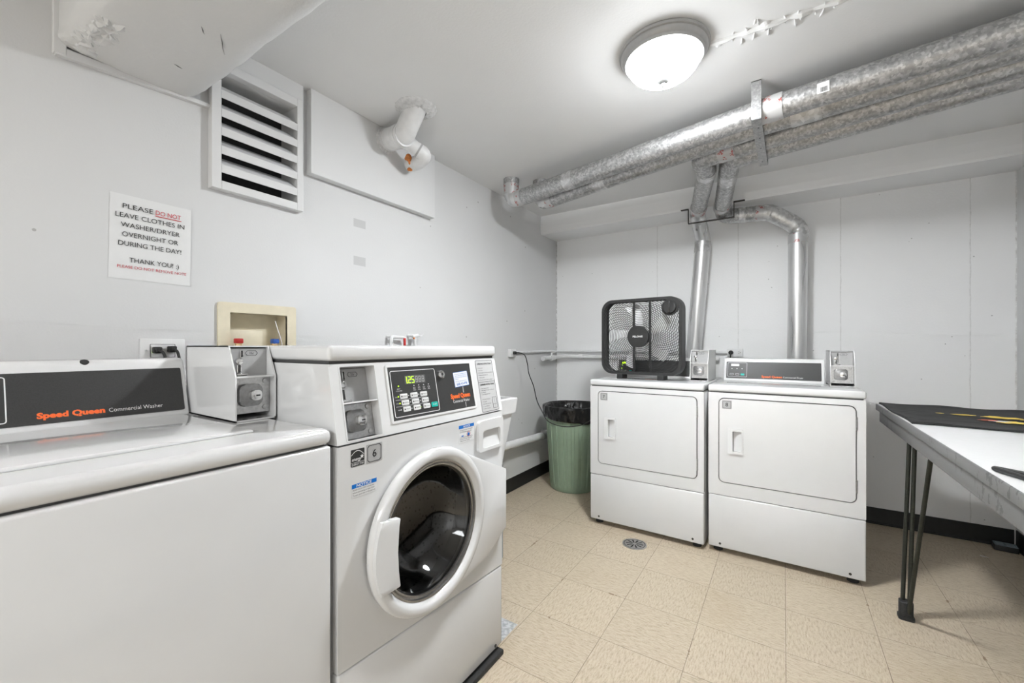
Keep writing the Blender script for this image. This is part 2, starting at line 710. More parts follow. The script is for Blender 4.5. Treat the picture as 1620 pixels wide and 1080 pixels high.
bm = B()
box(bm, (0, YF, -.05), (XR, 0, 0))
struct('floor', bm, 'floor_tile', 'beige speckled vinyl tile floor')
struct('ceiling', slab((0, YF, CEIL), (XR, 0, CEIL + .05)), 'ceiling_paint', 'white painted plaster ceiling')
def holed(holes):
    ys = sorted({YF, 0} | {h[0] for h in holes} | {h[1] for h in holes})
    zs = sorted({0, CEIL} | {h[2] for h in holes} | {h[3] for h in holes})
    bm = B()
    cell = {}
    for i in range(len(ys) - 1):
        for j in range(len(zs) - 1):
            cy, cz = (ys[i] + ys[i + 1]) / 2, (zs[j] + zs[j + 1]) / 2
            cell[i, j] = not any(h[0] < cy < h[1] and h[2] < cz < h[3] for h in holes)
    vv = {}
    def vt(x, i, j):
        if (x, i, j) not in vv:
            vv[x, i, j] = bm.verts.new((x, ys[i], zs[j]))
        return vv[x, i, j]
    for (i, j), on in cell.items():
        if not on:
            continue
        for x in (0, -.16):
            bm.faces.new((vt(x, i, j), vt(x, i + 1, j), vt(x, i + 1, j + 1), vt(x, i, j + 1)))
        for (di, dj, a, b) in ((-1, 0, (i, j), (i, j + 1)), (1, 0, (i + 1, j), (i + 1, j + 1)), (0, -1, (i, j), (i + 1, j)), (0, 1, (i, j + 1), (i + 1, j + 1))):
            if not cell.get((i + di, j + dj), False):
                bm.faces.new((vt(0, *a), vt(0, *b), vt(-.16, *b), vt(-.16, *a)))
    return bm
struct('wall_left', holed([(-2.824, -2.526, 1.767, 2.193), (-2.785, -2.559, 1.095, 1.279)]), 'wall_left_paint', 'white painted drywall with two grey patches')
struct('wall_back', slab((0, 0, 0), (XR, .05, CEIL)), 'wall_back_paint', 'white painted concrete wall with vertical seams')
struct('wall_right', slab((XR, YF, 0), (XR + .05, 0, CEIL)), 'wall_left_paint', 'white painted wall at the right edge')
struct('wall_front', slab((0, YF - .05, 0), (XR, YF, CEIL)), 'wall_left_paint')
# beam with a coved front along the back wall
prof = [(0, 2.138), (-.290, 2.138), (-.296, 2.150), (-.300, 2.19), (-.30, 2.24), (-.295, CEIL), (0, CEIL)]
prism(bm := B(), [V((.0, y, z)) for y, z in prof], (XR, 0, 0))
struct('trim_1', bm, 'beam_paint', 'white plastered beam along the top of the back wall')
# shallow boxed panel on the left wall
box(bm := B(), (0, -2.470, 1.920), (.04, -1.682, CEIL), .002, 1)
struct('trim_2', bm, 'trim_paint', 'flat white boxed panel under the ceiling on the left wall')
# filler board above the vent
box(bm := B(), (0, -2.85, 2.225), (.022, -2.495, CEIL), .001, 1)
struct('trim_4', bm, 'trim_paint', 'white filler board between the vent and the ceiling')
# plaster seam ridge across the ceiling
bm = B()
pts = [V((1.56 + .0335 * i, -1.789 + .0013 * i + random.uniform(-.003, .003), CEIL + .001)) for i in range(41)]
tube(bm, pts, [.006 + random.uniform(0, .010) for _ in pts], 8)
for i in range(60):
    p = random.choice(pts) + V((random.uniform(-.02, .02), random.uniform(-.03, .03), 0))
    q = p + V((random.uniform(-.015, .015), random.uniform(-.055, .055), 0))
    tube(bm, [p, lerp(p, q, .5) - V((0, 0, .005)), q], [.0015, .0036, .0006], 5)
for q in ((1.752, -1.778), (1.755, -1.785), (1.60, -1.78)):
    bmesh.ops.create_icosphere(bm, subdivisions=2, radius=.018, matrix=M.Translation((q[0], q[1], CEIL)) @ M.Diagonal((1, 1.2, .6, 1)))
struct('trim_3', bm, 'ceiling_paint', 'rough plaster ridge running from the ceiling light')
# baseboards with a small toe
def baseboard(name, p0, p1, inward, label):
    p0, p1, inw = V(p0), V(p1), V(inward)
    pr = [(0, 0), (.012, 0), (.012, .006), (.006, .014), (.005, .100), (.003, .103), (0, .103)]
    bm = B()
    prism(bm, [p0 + inw * a + UZ * b for a, b in pr], p1 - p0)
    struct(name, bm, 'baseboard_black', label)
baseboard('baseboard_left', (0, YF, 0), (0, 0, 0), (1, 0, 0), 'black rubber base along the left wall')
baseboard('baseboard_back', (.012, 0, 0), (XR - .012, 0, 0), (0, -1, 0), 'black rubber base along the back wall')
baseboard('baseboard_right', (XR, YF, 0), (XR, 0, 0), (-1, 0, 0), 'black rubber base along the right wall')

# ------------------------------------------------------------------ coin mechanism shared by the machines
def coin_parts(parent, f, w_, h0, h1, hs, d_up, d_lo, wall=.0):
    """f: lower left front corner of an opening w_ wide; upper bay hs..h1, lower bay h0..hs; plates at depths"""
    # upper plate with slot lever
    bm = B()
    fbox(bm, f, .001, w_ - .001, hs + .002, h1 - .001, -d_up - .004, -d_up)
    p = part('slot_plate', bm, 'slot_grey', parent, 'grey coin slot plate')
    g = f.sub(0, 0, -d_up)
    lx = w_ * .31
    H = h1 - hs
    bm = B()
    fbox(bm, g, lx - .004, lx + .004, hs + H * .66, hs + H * .93, 0, .004, .0015)
    fbox(bm, g, lx - .012, lx + .0, hs + H * .10, hs + H * .42, 0, .004, .0015)
    disc(bm, g, lx - .008, hs + H * .53, .0085, 0, .012, 16, .002)
    fbox(bm, g, lx - .014, lx + .012, hs + H * .04, hs + H * .10, 0, .012, .002)
    part('coin_lever', bm, 'chrome', p)
    bm = B()
    fbox(bm, g, lx - .0022, lx + .0022, hs + H * .68, hs + H * .91, .004, .0045)
    part('coin_slot', bm, 'ink_black', p)
    bm = B()
    fbox(bm, g, lx - .009, lx - .003, hs + H * .12, hs + H * .40, .004, .0046)
    part('return_slot', bm, 'ink_black', p)
    cx, cy = w_ * .58, hs + H * .82
    bm = B()
    a, b = .016, .0065
    out = [(-a, 0), (-a * .7, b), (a * .7, b), (a, 0), (a * .7, -b), (-a * .7, -b)]
    inn = [(x * .93, y * .86) for x, y in out]
    ring_plate(bm, g, off(out, cx, cy), off(inn, cx, cy), .0003, .0006)
    txt(bm, g, '25¢', cx, cy - .0027, .0055, None, 'C')
    part('price_mark', bm, 'ink_black', p)
    # shelf
    bm = B()
    fbox(bm, f, .0005, w_ - .0005, hs - .002, hs + .002, -max(d_up, d_lo), -.001)
    part('shelf', bm, 'white_enamel', parent)
    # lock plate
    bm = B()
    fbox(bm, f, .001, w_ - .001, h0 + .001, hs - .003, -d_lo - .004, -d_lo)
    lp = part('lock_plate', bm, 'brushed_steel', parent, 'steel lock plate')
    g = f.sub(0, 0, -d_lo)
    cx, cy = w_ * .44, h0 + (hs - h0) * .50
    s = min(w_, hs - h0) * .62
    bm = B()
    plate(bm, g, cx - s / 2, cx + s / 2, cy - s / 2, cy + s / 2, 0, .012, s * .25, 5, .004)
    part('lock_boss', bm, 'lock_steel', lp)
    bm = B()
    s2 = s * .46
    x2 = cx + s * .14
    plate(bm, g, x2 - s2 / 2, x2 + s2 / 2, cy - s2 / 2, cy + s2 / 2, .012, .024, s2 * .3, 5, .002)
    part('lock', bm, 'chrome', lp)
    bm = B()
    fbox(bm, g, x2 - .002, x2 + .008, cy - .0025, cy + .0015, .0238, .0245)
    part('keyhole', bm, 'ink_black', lp)
    for sx_, sy_ in ((.86, .86), (.86, .14), (.10, .88), (.10, .12)):
        bm = B()
        disc(bm, g, w_ * sx_, h0 + (hs - h0) * sy_, .0065, 0, .003, 14, .001)
        part('screw', bm, 'brushed_steel', lp)


def coin_box(parent, f, w_, h, knee, back, slope, label):
    """free-standing open fronted meter box; f lower-left front corner; goes back to depth 'back'"""
    th = .0036
    bm = B()
    side = [(0, 0), (0, knee), (-slope, h), (-back, h), (-back, 0)]
    for a in (0, w_ - th):
        prism(bm, [f.p(a, v, c) for c, v in side], f.u * th)
    fbox(bm, f, 0, w_, h - th, h, -back, -slope)
    fbox(bm, f, 0, w_, 0, th, -back, 0)
    fbox(bm, f, 0, w_, 0, h, -back, -back + th)
    # pair of drain holes' raised lips on the sill
    hs = part('coin_box', bm, 'white_enamel', parent, label, ang=20)
    g = f.sub(th, th, 0)
    coin_parts(hs_parent(parent), g, w_ - 2 * th, .012, h - .01, knee - .003, slope + .005, .026)
    for a in (.28, .62):
        bm = B()
        disc(bm, Fr(f.p(w_ * a, th, -.012), f.u, -f.n), 0, 0, .006, 0, .0006, 14)
        part('sill_hole', bm, 'ink_black', hs)
    return hs


def hs_parent(p):
    return p


# ------------------------------------------------------------------ top-load washer
WZ = .951
W5 = thing('top_load_washer', 'white top-loading washer with a black console strip at the left edge', 'washing machine', (.56, -3.29, 0))
y0, y1 = -3.632, -2.949
f5 = Fr((.92, y0, 0), UY, UZ)
bm = B()
box(bm, (.22, y0, .03), (.905, y1, .905), .004)
part('cabinet', bm, 'white_enamel', W5)
bm = B()
box(bm, (.880, y0 + .001, .035), (.921, y1 - .001, .911), .007, 3)
part('front_panel', bm, 'white_enamel', W5)
bm = B()
box(bm, (.215, y0 - .001, .914), (.924, y1 + .001, WZ), .016, 5)
top5 = part('top', bm, 'white_enamel', W5)
bm = B()
box(bm, (.24, y0 + .01, .903), (.912, y1 - .006, .916))
part('seam', bm, 'seam_dark', W5)
bm = B()
ly1 = -3.07
box(bm, (.425, y0 + .03, WZ - .004), (.815, ly1, WZ + .007), .006, 3)
part('lid', bm, 'white_enamel', W5)
# console
cy0, cy1 = y0 + .012, -3.046
sl = V((-.044, 0, .150)).normalized()
prism(bm := B(), [V((.396, cy0, WZ - .001)), V((.352, cy0, 1.102)), V((.340, cy0, 1.110)), V((.22, cy0, 1.110)), V((.22, cy0, WZ - .001))], (0, cy1 - cy0, 0), .006, 3)
con = part('console', bm, 'white_enamel', W5)
g5 = Fr(V((.3958, 0, WZ)), UY, sl)      # a = world y on the sloped face
bm = B()
flatb = g5.sub(0, 0, .0012)
plate(bm, flatb, cy0 + .02, -3.057, .0155, .1365, -.002, .001, .004)
pan = part('console_panel', bm, 'panel_charcoal', W5, 'black glossy console panel')
bm = B()
txt(bm, flatb, 'Speed Queen', -3.335, .0285, .0125, .114, bold=.05, c=.0016)
part('brand_lettering', bm, 'ink_orange', pan, 'orange brand lettering')
bm = B()
txt(bm, flatb, 'Commercial Washer', -3.214, .0285, .0100, .108, c=.0016)
part('model_lettering', bm, 'ink_white', pan)
bm = B()
frame_rr(bm, flatb, -3.60, -3.378, .024, .129, .0022, .001, .0015, .006)
part('panel_outline', bm, 'ink_white', pan)
bm = B()
disc(bm, Fr((.348, -3.250, 1.1045), UY, V((-.75, 0, .66))), 0, 0, .0085, -.004, .0012, 20)
part('top_hole_plug', bm, 'black_plastic', con)
fb = Fr((.656, -3.041, WZ + .0005), UY, UZ)
coin_box(W5, fb, .100, .194, .113, .30, .038, 'white steel coin box')
for yy in (y0 + .06, y1 - .06):
    for xx in (.30, .86):
        bm = B()
        lathe(bm, Fr((xx, yy, 0), UX, UY), [(0.001, 0), (.022, 0), (.022, .02), (.008, .02), (.008, .032), (.001, .032)], 16)
        part('foot', bm, 'black_rubber', W5)

# ------------------------------------------------------------------ front-load washer
W6 = thing('front_load_washer', 'white front-loading washer with round glass door and number 6 plate', 'washing machine', (.56, -2.59, 0))
y0, y1 = -2.936, -2.245
bm = B()
box(bm, (.24, y0, .02), (.902, y1, .900))
bmesh.ops.delete(bm, geom=[f for f in bm.faces if all(abs(v.co.x - .902) < 1e-5 for v in f.verts)], context='FACES')
part('cabinet', bm, 'white_enamel', W6)
f6 = Fr((.922, 0, 0), UY, UZ)           # a = world y, b = world z
zL, zR = .358, .322
# upper front panel with a round port
dc_y, dc_z = -2.63, .607
def panel_port():
    bm = B()
    out = []
    n = 64
    for i in range(n):
        a = 2 * pi * i / n
        dx, dz = cos(a), sin(a)
        ts = []
        if dx > 1e-6: ts.append((y1 - .001 - dc_y) / dx)
        if dx < -1e-6: ts.append((y0 + .001 - dc_y) / dx)
        if dz > 1e-6: ts.append((.902 - dc_z) / dz)
        # sloping lower edge z = zL + (zR-zL)*(y-y0)/(y1-y0)
        k = (zR - zL) / (y1 - y0)
        den = dz - k * dx
        if den < -1e-6:
            ts.append((zL + .004 + k * (dc_y - y0) - dc_z) / den)
        s = min(x for x in ts if x > 0)
        out.append([dc_y + dx * s, dc_z + dz * s])
    corners = [(y0 + .001, .902), (y1 - .001, .902), (y0 + .001, zL + .004), (y1 - .001, zR + .004)]
    for c in corners:
        j = min(range(n), key=lambda i: (out[i][0] - c[0]) ** 2 + (out[i][1] - c[1]) ** 2)
        out[j] = list(c)
    inn = [(dc_y + .205 * cos(2 * pi * i / n), dc_z + .205 * sin(2 * pi * i / n)) for i in range(n)]
    ring_plate(bm, f6, out, inn, -.02, 0)
    return bm
part('front_panel', panel_port(), 'white_enamel', W6)
bm = B()
prism(bm, [V((.885, y0 + .001, .03)), V((.885, y1 - .001, .03)), V((.885, y1 - .001, zR)), V((.885, y0 + .001, zL))], (.037, 0, 0), .007, 3)
lowp = part('lower_panel', bm, 'white_enamel', W6)
for yy in (y0 + .05, y1 - .045):
    bm = B()
    disc(bm, f6, yy, .045, .006, -.001, .002, 14)
    part('screw', bm, 'black_plastic', lowp)
bm = B()
box(bm, (.26, y0 + .01, .31), (.905, y1 - .01, .905))
part('inner_shell', bm, 'seam_dark', W6) if False else bm.free()
bm = B()
box(bm, (.70, y0 - .0, .0), (.938, y1 - .012, .019), .004)
part('base_pad', bm, 'black_rubber', W6, 'black rubber base strip')
# console
sl6 = V((-.040, 0, .202)).normalized()
g6 = Fr((.9225, 0, .9065), UY, sl6)      # a = world y, b = height along the slope
Ls = .197
hx0, hx1, hb0, hb1 = -2.907, -2.802, .006, .190
bm = B()
ys = [y0, hx0, hx1, y1]
bs = [0, hb0, hb1, Ls]
gv = {(i, j): bm.verts.new(g6.p(ys[i], bs[j])) for i in range(4) for j in range(4)}
for i in range(3):
    for j in range(3):
        if (i, j) != (1, 1):
            bm.faces.new((gv[i, j], gv[i + 1, j], gv[i + 1, j + 1], gv[i, j + 1]))
def q4(*ps):
    bm.faces.new([bm.verts.new(V(p)) for p in ps])
tz = g6.p(0, Ls).z
tx = g6.p(0, Ls).x
for yy in (y0, y1):
    q4((.9225, yy, .9065), (tx, yy, tz), (.22, yy, tz), (.22, yy, .9065))
q4((.22, y0, .9065), (.22, y1, .9065), (.22, y1, tz), (.22, y0, tz))
q4((.22, y0, .9065), (.9225, y0, .9065), (.9225, y1, .9065), (.22, y1, .9065))
rd = -.042
bxm = B()
co = [(hx0, hb0), (hx1, hb0), (hx1, hb1), (hx0, hb1)]
for i in range(4):
    a, b = co[i], co[(i + 1) % 4]
    q4(g6.p(*a), g6.p(*b), g6.p(b[0], b[1], rd), g6.p(a[0], a[1], rd))
bxm.free()
bmesh.ops.remove_doubles(bm, verts=bm.verts, dist=.0002)
con = part('console', bm, 'white_enamel', W6, ang=25)
coin_parts(W6, g6.sub(hx0, 0, 0), hx1 - hx0, hb0, hb1, .098, .036, .030)
bm = B()
frame_rr(bm, g6, hx0 - .003, hx1 + .003, hb0 - .003, hb1 + .003, .0035, 0, .0012, .006)
part('bay_trim', bm, 'white_enamel', con)
bm = B()
box(bm, (.215, y0 - .002, 1.107), (.892, y1 + .002, 1.146), .012, 4)
part('top', bm, 'white_enamel', W6)
bm = B()
box(bm, (.24, y0 + .006, 1.100), (.880, y1 - .006, 1.109))
part('seam', bm, 'seam_dark', W6)
bm = B()
box(bm, (.24, y0 + .006, .897), (.914, y1 - .006, .9085))
part('seam', bm, 'seam_dark', W6)
# control panel
bm = B()
frame_rr(bm, g6, -2.768, -2.396, .026, .188, .0065, -.001, .003, .005)
part('panel_bezel', bm, 'white_plastic', con)
bm = B()
plate(bm, g6, -2.762, -2.402, .032, .181, -.001, .0012, .003)
pan = part('control_panel', bm, 'panel_charcoal', W6, 'black control panel')
bm = B()
frame_rr(bm, g6, -2.754, -2.577, .040, .171, .0018, .0012, .0018, .006)
part('panel_outline', bm, 'ink_white', pan)
bm = B()
plate(bm, g6, -2.703, -2.622, .130, .155, .001, .002, .001)
part('display', bm, 'display_grey', pan, 'digital price display')
bm = B()
def seg7(bm, f, ch, x, y, w_, h, c):
    S7 = {'1': 'ed', '2': 'abged', '5': 'afgcd', '8': 'abcdefg'}
    th = w_ * .2
    R_ = {'a': (0, w_, h - th, h), 'd': (0, w_, 0, th), 'g': (0, w_, h / 2 - th / 2, h / 2 + th / 2),
          'f': (0, th, h / 2, h), 'e': (0, th, 0, h / 2), 'b': (w_ - th, w_, h / 2, h), 'c': (w_ - th, w_, 0, h / 2)}
    for s in S7[ch]:
        a0, a1, b0, b1 = R_[s]
        flatrect(bm, f, x + a0, x + a1, y + b0, y + b1, c)
flatrect(bm, g6, -2.6975, -2.6950, .1325, .1525, .0023)
flatrect(bm, g6, -2.6975, -2.6925, .1325, .1355, .0023)
seg7(bm, g6, '2', -2.690, .1325, .0095, .020, .0023)
seg7(bm, g6, '5', -2.677, .1325, .0095, .020, .0023)
part('price_digits', bm, 'led_green', pan, 'lit green digits 1.25')
bm = B()
for x in (-2.662, -2.649, -2.636):
    seg7(bm, g6, '8', x, .1335, .009, .018, .0022)
part('unlit_digits', bm, 'slot_grey', pan)
kx = [-2.728, -2.689, -2.650]
ky = [.090, .0715, .053]
names = [['LIGHT', 'MEDIUM', 'HEAVY'], ['NORMAL', 'PERM PRESS', 'DELICATES'], ['HOT', 'WARM', 'COLD']]
for r_ in range(3):
    for c_ in range(3):
        bm = B()
        x, yv = kx[c_] + .003 * r_, ky[r_]
        plate(bm, g6, x, x + .027, yv, yv + .0145, .001, .003, .0025, 3, .0006)
        k = part('key', bm, 'key_white', pan)
        bm = B()
        txt(bm, g6, names[r_][c_], x + .009, yv + .0055, .0035, .0155, c=.0033)
        disc(bm, g6, x + .005, yv + .007, .0022, .0031, .0033, 8)
        part('key_lettering', bm, 'ink_black', k)
bm = B()
plate(bm, g6, -2.610, -2.584, .0535, .0685, .001, .003, .0025, 3, .0006)
k = part('start_key', bm, 'teal_key', pan, 'teal start key')
bm = B()
txt(bm, g6, 'START', -2.597, .059, .004, .017, 'C', c=.0033)
part('key_lettering', bm, 'ink_white', k)
bm = B()
for x, yv in ((-2.7345, .0975), (-2.7315, .0785), (-2.656, .060), (-2.729, .127)):
    disc(bm, g6, x, yv, .0019, .001, .0022, 10)
part('indicator_lights', bm, 'led_green', pan)
bm = B()
txt(bm, g6, 'SOIL', -2.7465, .095, .0032, .009, c=.0018)
txt(bm, g6, 'CYCLE', -2.7445, .0765, .0032, .010, c=.0018)
txt(bm, g6, 'TEMP', -2.7415, .058, .0032, .009, c=.0018)
txt(bm, g6, 'SELECT', -2.736, .117, .0032, .012, c=.0018)
txt(bm, g6, 'CYCLE/LOAD', -2.740, .1115, .0032, .022, c=.0018)
for x, s in ((-2.671, 'WASH'), (-2.652, 'RINSE'), (-2.632, 'SPIN'), (-2.612, 'DOOR')):
    txt(bm, g6, s, x - .004, .1095, .0032, .010, c=.0018)
    frame_rr(bm, g6, x - .003, x + .004, .1145, .1195, .0006, .0012, .0018, .001, 2)
    disc(bm, g6, x + .0005, .1245, .0017, .001, .0018, 8)
for yv in (.0875, .069):
    flatrect(bm, g6, -2.746, -2.626, yv, yv + .0009, .0018)
for x, yv in ((-2.696, .0975), (-2.657, .0975), (-2.692, .0785), (-2.653, .0785), (-2.730, .060), (-2.690, .060), (-2.616, .0605)):
    disc(bm, g6, x, yv, .0016, .001, .0018, 8)
part('panel_lettering', bm, 'key_grey', pan)
bm = B()
disc(bm, g6, -2.553, .150, .013, .001, .010, 24, .003)
key = part('key_lock', bm, 'chrome', pan)
bm = B()
disc(bm, g6, -2.552, .150, .0045, .010, .0106, 12)
part('keyhole', bm, 'ink_black', key)
bm = B()
q6 = g6.sub(-2.456, .130, 0)
q6 = Fr(q6.o, q6.u * cos(R(3)) + q6.v * sin(R(3)), q6.v * cos(R(3)) - q6.u * sin(R(3)))
plate(bm, q6, -.037, .037, -.025, .025, .0012, .0016, .003)
stk = part('service_sticker', bm, 'sticker_white', pan, 'white sticker with blue phone number')
bm = B()
frame_rr(bm, q6, -.037, .037, -.025, .025, .0014, .0016, .0018, .003)
for i, s in enumerate(('IN THE EVENT OF A PROBLEM WITH', 'THIS MACHINE OR TO REQUEST A', 'REFUND, PLEASE CALL OUR SERVICE')):
    txt(bm, q6, s, -.032, .016 - i * .0055, .003, .063, c=.0019)
txt(bm, q6, 'OFFICE', -.032, -.0005, .003, .018, c=.0019)
txt(bm, q6, 'FOR CUSTOMER SERVICE CALL', -.031, -.008, .0028, .058, c=.0019)
txt(bm, q6, '(630) 415-4798', -.027, -.0195, .0075, .054, bold=.02, c=.0019)
part('sticker_lettering', bm, 'ink_blue', stk)
bm = B()
txt(bm, g6, 'Speed Queen', -2.520, .069, .014, .098, bold=.045, c=.0018)
part('brand_lettering', bm, 'ink_orange', pan, 'orange brand lettering')
bm = B()
txt(bm, g6, 'Commercial Washer', -2.511, .054, .0095, .083, c=.0018)
flatrect(bm, g6, -2.4545, -2.4525, .084, .104, .0015)
flatrect(bm, g6, -2.4515, -2.4495, .036, .052, .0015)
part('model_lettering', bm, 'ink_white', pan)
# instruction plate
bm = B()
plate(bm, g6, -2.367, -2.266, .004, .190, -.0005, .0008, .004)
ins = part('instruction_plate', bm, 'instruction_grey', con, 'grey instruction label')
bm = B()
frame_rr(bm, g6, -2.367, -2.266, .004, .190, .0014, .0008, .0011, .004)
flatrect(bm, g6, -2.365, -2.268, .110, .1112, .0012)
txt(bm, g6, 'OPERATING INSTRUCTIONS', -2.3165, .174, .0058, .082, 'C', bold=.02, c=.0014)
for i, s in enumerate(('1. Add Laundry', '2. Close Door', '3. Add Supplies (See Instructions Below)', '4. Select Cycle Selection', '5. Make Payment', '6. Press Start (See Vend on Control)')):
    txt(bm, g6, s, -2.359, .160 - i * .0086, .0036, min(.088, .0022 * len(s)), c=.0014)
txt(bm, g6, 'DISPENSER INSTRUCTIONS', -2.3165, .0985, .0058, .082, 'C', bold=.02, c=.0014)
for i, s in enumerate(('1. Open Dispenser Door', '2. Add Powder in Proper Compartment', '    (See Manual)', '3. Close Dispenser Door')):
    txt(bm, g6, s, -2.359, .086 - i * .007, .0036, min(.082, .0023 * len(s.strip())), c=.0014)
for i, s in enumerate(('A. Pre-Wash Detergent', '(15 liquid)', 'B. Main Wash Detergent', 'C. Liquid Bleach', 'D. Fabric Softener')):
    txt(bm, g6, s, -2.359, .047 - i * .0082, .0036, min(.050, .0023 * len(s)), c=.0014)
frame_rr(bm, g6, -2.299, -2.273, .012, .053, .0009, .0008, .0013, .002, 2)
flatrect(bm, g6, -2.299, -2.273, .026, .0268, .0013)
flatrect(bm, g6, -2.2865, -2.2857, .012, .053, .0013)
part('instruction_lettering', bm, 'ink_black', ins)
# stickers on the front
def n6(name, a0, a1, b0, b1, mat, label):
    bm = B()
    plate(bm, f6, a0, a1, b0, b1, -.0005, .0007, .0015, 3)
    return part(name, bm, mat, W6, label)
s = n6('energy_sticker', -2.899, -2.860, .847, .889, 'ink_black', 'black and white energy rating emblem')
bm = B()
txt(bm, f6, 'energy', -2.8965, .861, .0085, .028, bold=.01, shear=.35, c=.0011)
pts = [(-2.8985 + .037 * i / 16, .868 + .0165 * sin(pi * (.12 + .80 * i / 16))) for i in range(17)]
for i in range(16):
    flat(bm, f6, [pts[i], pts[i + 1], (pts[i + 1][0], pts[i + 1][1] + .0017), (pts[i][0], pts[i][1] + .0017)], .0011)
st5 = []
for i in range(10):
    a = pi / 2 + i * pi / 5
    rr = .0065 if i % 2 == 0 else .0026
    st5.append((-2.8675 + rr * cos(a), .869 + rr * sin(a)))
flat(bm, f6, st5, .0011)
flatrect(bm, f6, -2.899, -2.860, .8565, .8572, .0011)
txt(bm, f6, 'ENERGY STAR', -2.8795, .8492, .0055, .034, 'C', c=.0011)
part('emblem_print', bm, 'ink_white', s)
s = n6('number_plate', -2.854, -2.805, .845, .893, 'sticker_grey', 'grey plate with number 6')
bm = B()
o8 = lambda k, q: [(-k, -k + q), (-k + q, -k), (k - q, -k), (k, -k + q), (k, k - q), (k - q, k), (-k + q, k), (-k, k - q)]
ring_plate(bm, f6, off(o8(.0215, .005), -2.8295, .869), off(o8(.0202, .005), -2.8295, .869), .0007, .0011)
txt(bm, f6, '6', -2.8295, .8595, .019, .0125, 'C', bold=.012, c=.0011)
part('number', bm, 'ink_black', s)
s = n6('notice_sticker', -2.897, -2.823, .7705, .8035, 'sticker_white', 'white notice sticker with blue heading')
bm = B()
flatrect(bm, f6, -2.897, -2.823, .793, .8035, .0009)
h = part('heading_band', bm, 'sticker_blue', s)
bm = B()
txt(bm, f6, 'NOTICE', -2.861, .7948, .0072, .045, 'C', bold=.02, c=.0012)
part('heading_lettering', bm, 'ink_white', s)
bm = B()
for i, q in enumerate(('DOOR LOCK LIGHT must go out', 'before attempting to open door.', 'To open, push door in then pull out.')):
    txt(bm, f6, q, -2.894, .787 - i * .0066, .0038, .063 + .002 * i, c=.0011)
part('notice_lettering', bm, 'ink_black', s)
s = n6('notice_sticker', -2.496, -2.417, .827, .884, 'sticker_white', 'larger white notice sticker beside the drawer')
bm = B()
flatrect(bm, f6, -2.496, -2.417, .873, .884, .0009)
disc(bm, f6, -2.446, .850, .0055, .0008, .0011, 14)
flatrect(bm, f6, -2.483, -2.472, .846, .850, .0011)
part('heading_band', bm, 'sticker_blue', s)
bm = B()
txt(bm, f6, 'NOTICE', -2.456, .8750, .0065, .034, 'C', bold=.02, c=.0012)
part('heading_lettering', bm, 'ink_white', s)
bm = B()
for i, (q, w_) in enumerate((('Do not overload the machine', .066), ('Use HE detergent only', .060))):
    txt(bm, f6, q, -2.491, .866 - i * .0065, .0036, w_, c=.0011)
for i, (q, w_) in enumerate((('Check pockets before washing', .064), ('Remove laundry when done', .062), ('Keep drawer closed', .048))):
    txt(bm, f6, q, -2.490, .842 - i * .0058, .0034, w_, c=.0011)
part('notice_lettering', bm, 'ink_black', s)
bm = B()
ring_plate(bm, f6, off([(.009 * cos(i * pi / 8), .008 * sin(i * pi / 8)) for i in range(16)], -2.446, .851),
           off([(.0078 * cos(i * pi / 8), .0068 * sin(i * pi / 8)) for i in range(16)], -2.446, .851), .0007, .0011)
part('warning_ring', bm, 'ink_red', s)
# dispenser drawer with a scooped pull
bm = B()
da0, da1, db0, db1 = -2.402, -2.256, .777, .884
plate(bm, f6, da0, da1, db0, db1, -.004, .002, .012, 5)
part('drawer_gap', bm, 'seam_dark', W6) if False else bm.free()
bm = B()
ou = rrect(da1 - da0, db1 - db0, .012, 5)
iw, ih = .106, .062
inn = rrect(iw, ih, .010, 5)
cx, cy = (da0 + da1) / 2, (db0 + db1) / 2
icx, icy = cx + .002, cy - .012
ring_plate(bm, f6, off(ou, cx, cy), off(inn, icx, icy), -.002, .012)
bmesh.ops.bevel(bm, geom=[e for e in bm.edges if all(abs((v.co - f6.o).dot(f6.n) - .012) < 1e-5 for v in e.verts) and len(e.link_faces) == 2 and e.calc_face_angle(0) > .5], offset=.003, segments=2, profile=.5, affect='EDGES')
drw = part('detergent_drawer', bm, 'white_plastic', W6)
bm = B()
prism(bm, [f6.p(icx - iw / 2, icy - ih / 2, -.001), f6.p(icx - iw / 2, icy - ih / 2, .010), f6.p(icx - iw / 2, icy + ih * .12, .0005), f6.p(icx - iw / 2, icy + ih / 2, .0005), f6.p(icx - iw / 2, icy + ih / 2, -.001)], f6.u * iw)
part('drawer_pull', bm, 'white_plastic', drw)
# door: slightly ajar, hinged at the right
DA = R(.6)
hinge = V((.924, -2.245, 0))
def doorframe():
    u = V((-sin(DA), cos(DA), 0)) * 1.0          # points towards +y (hinge side), pulled outwards on the left
    c = hinge - V((-sin(DA), cos(DA), 0)) * .385 + V((0, 0, .607))
    return Fr(c, u, UZ)
fd = doorframe()
bm = B()
lathe(bm, fd, [(.194, .0), (.230, .0), (.236, .008), (.2365, .018), (.234, .025), (.229, .029), (.214, .030), (.208, .028), (.196, .014)], 96, closed=True)
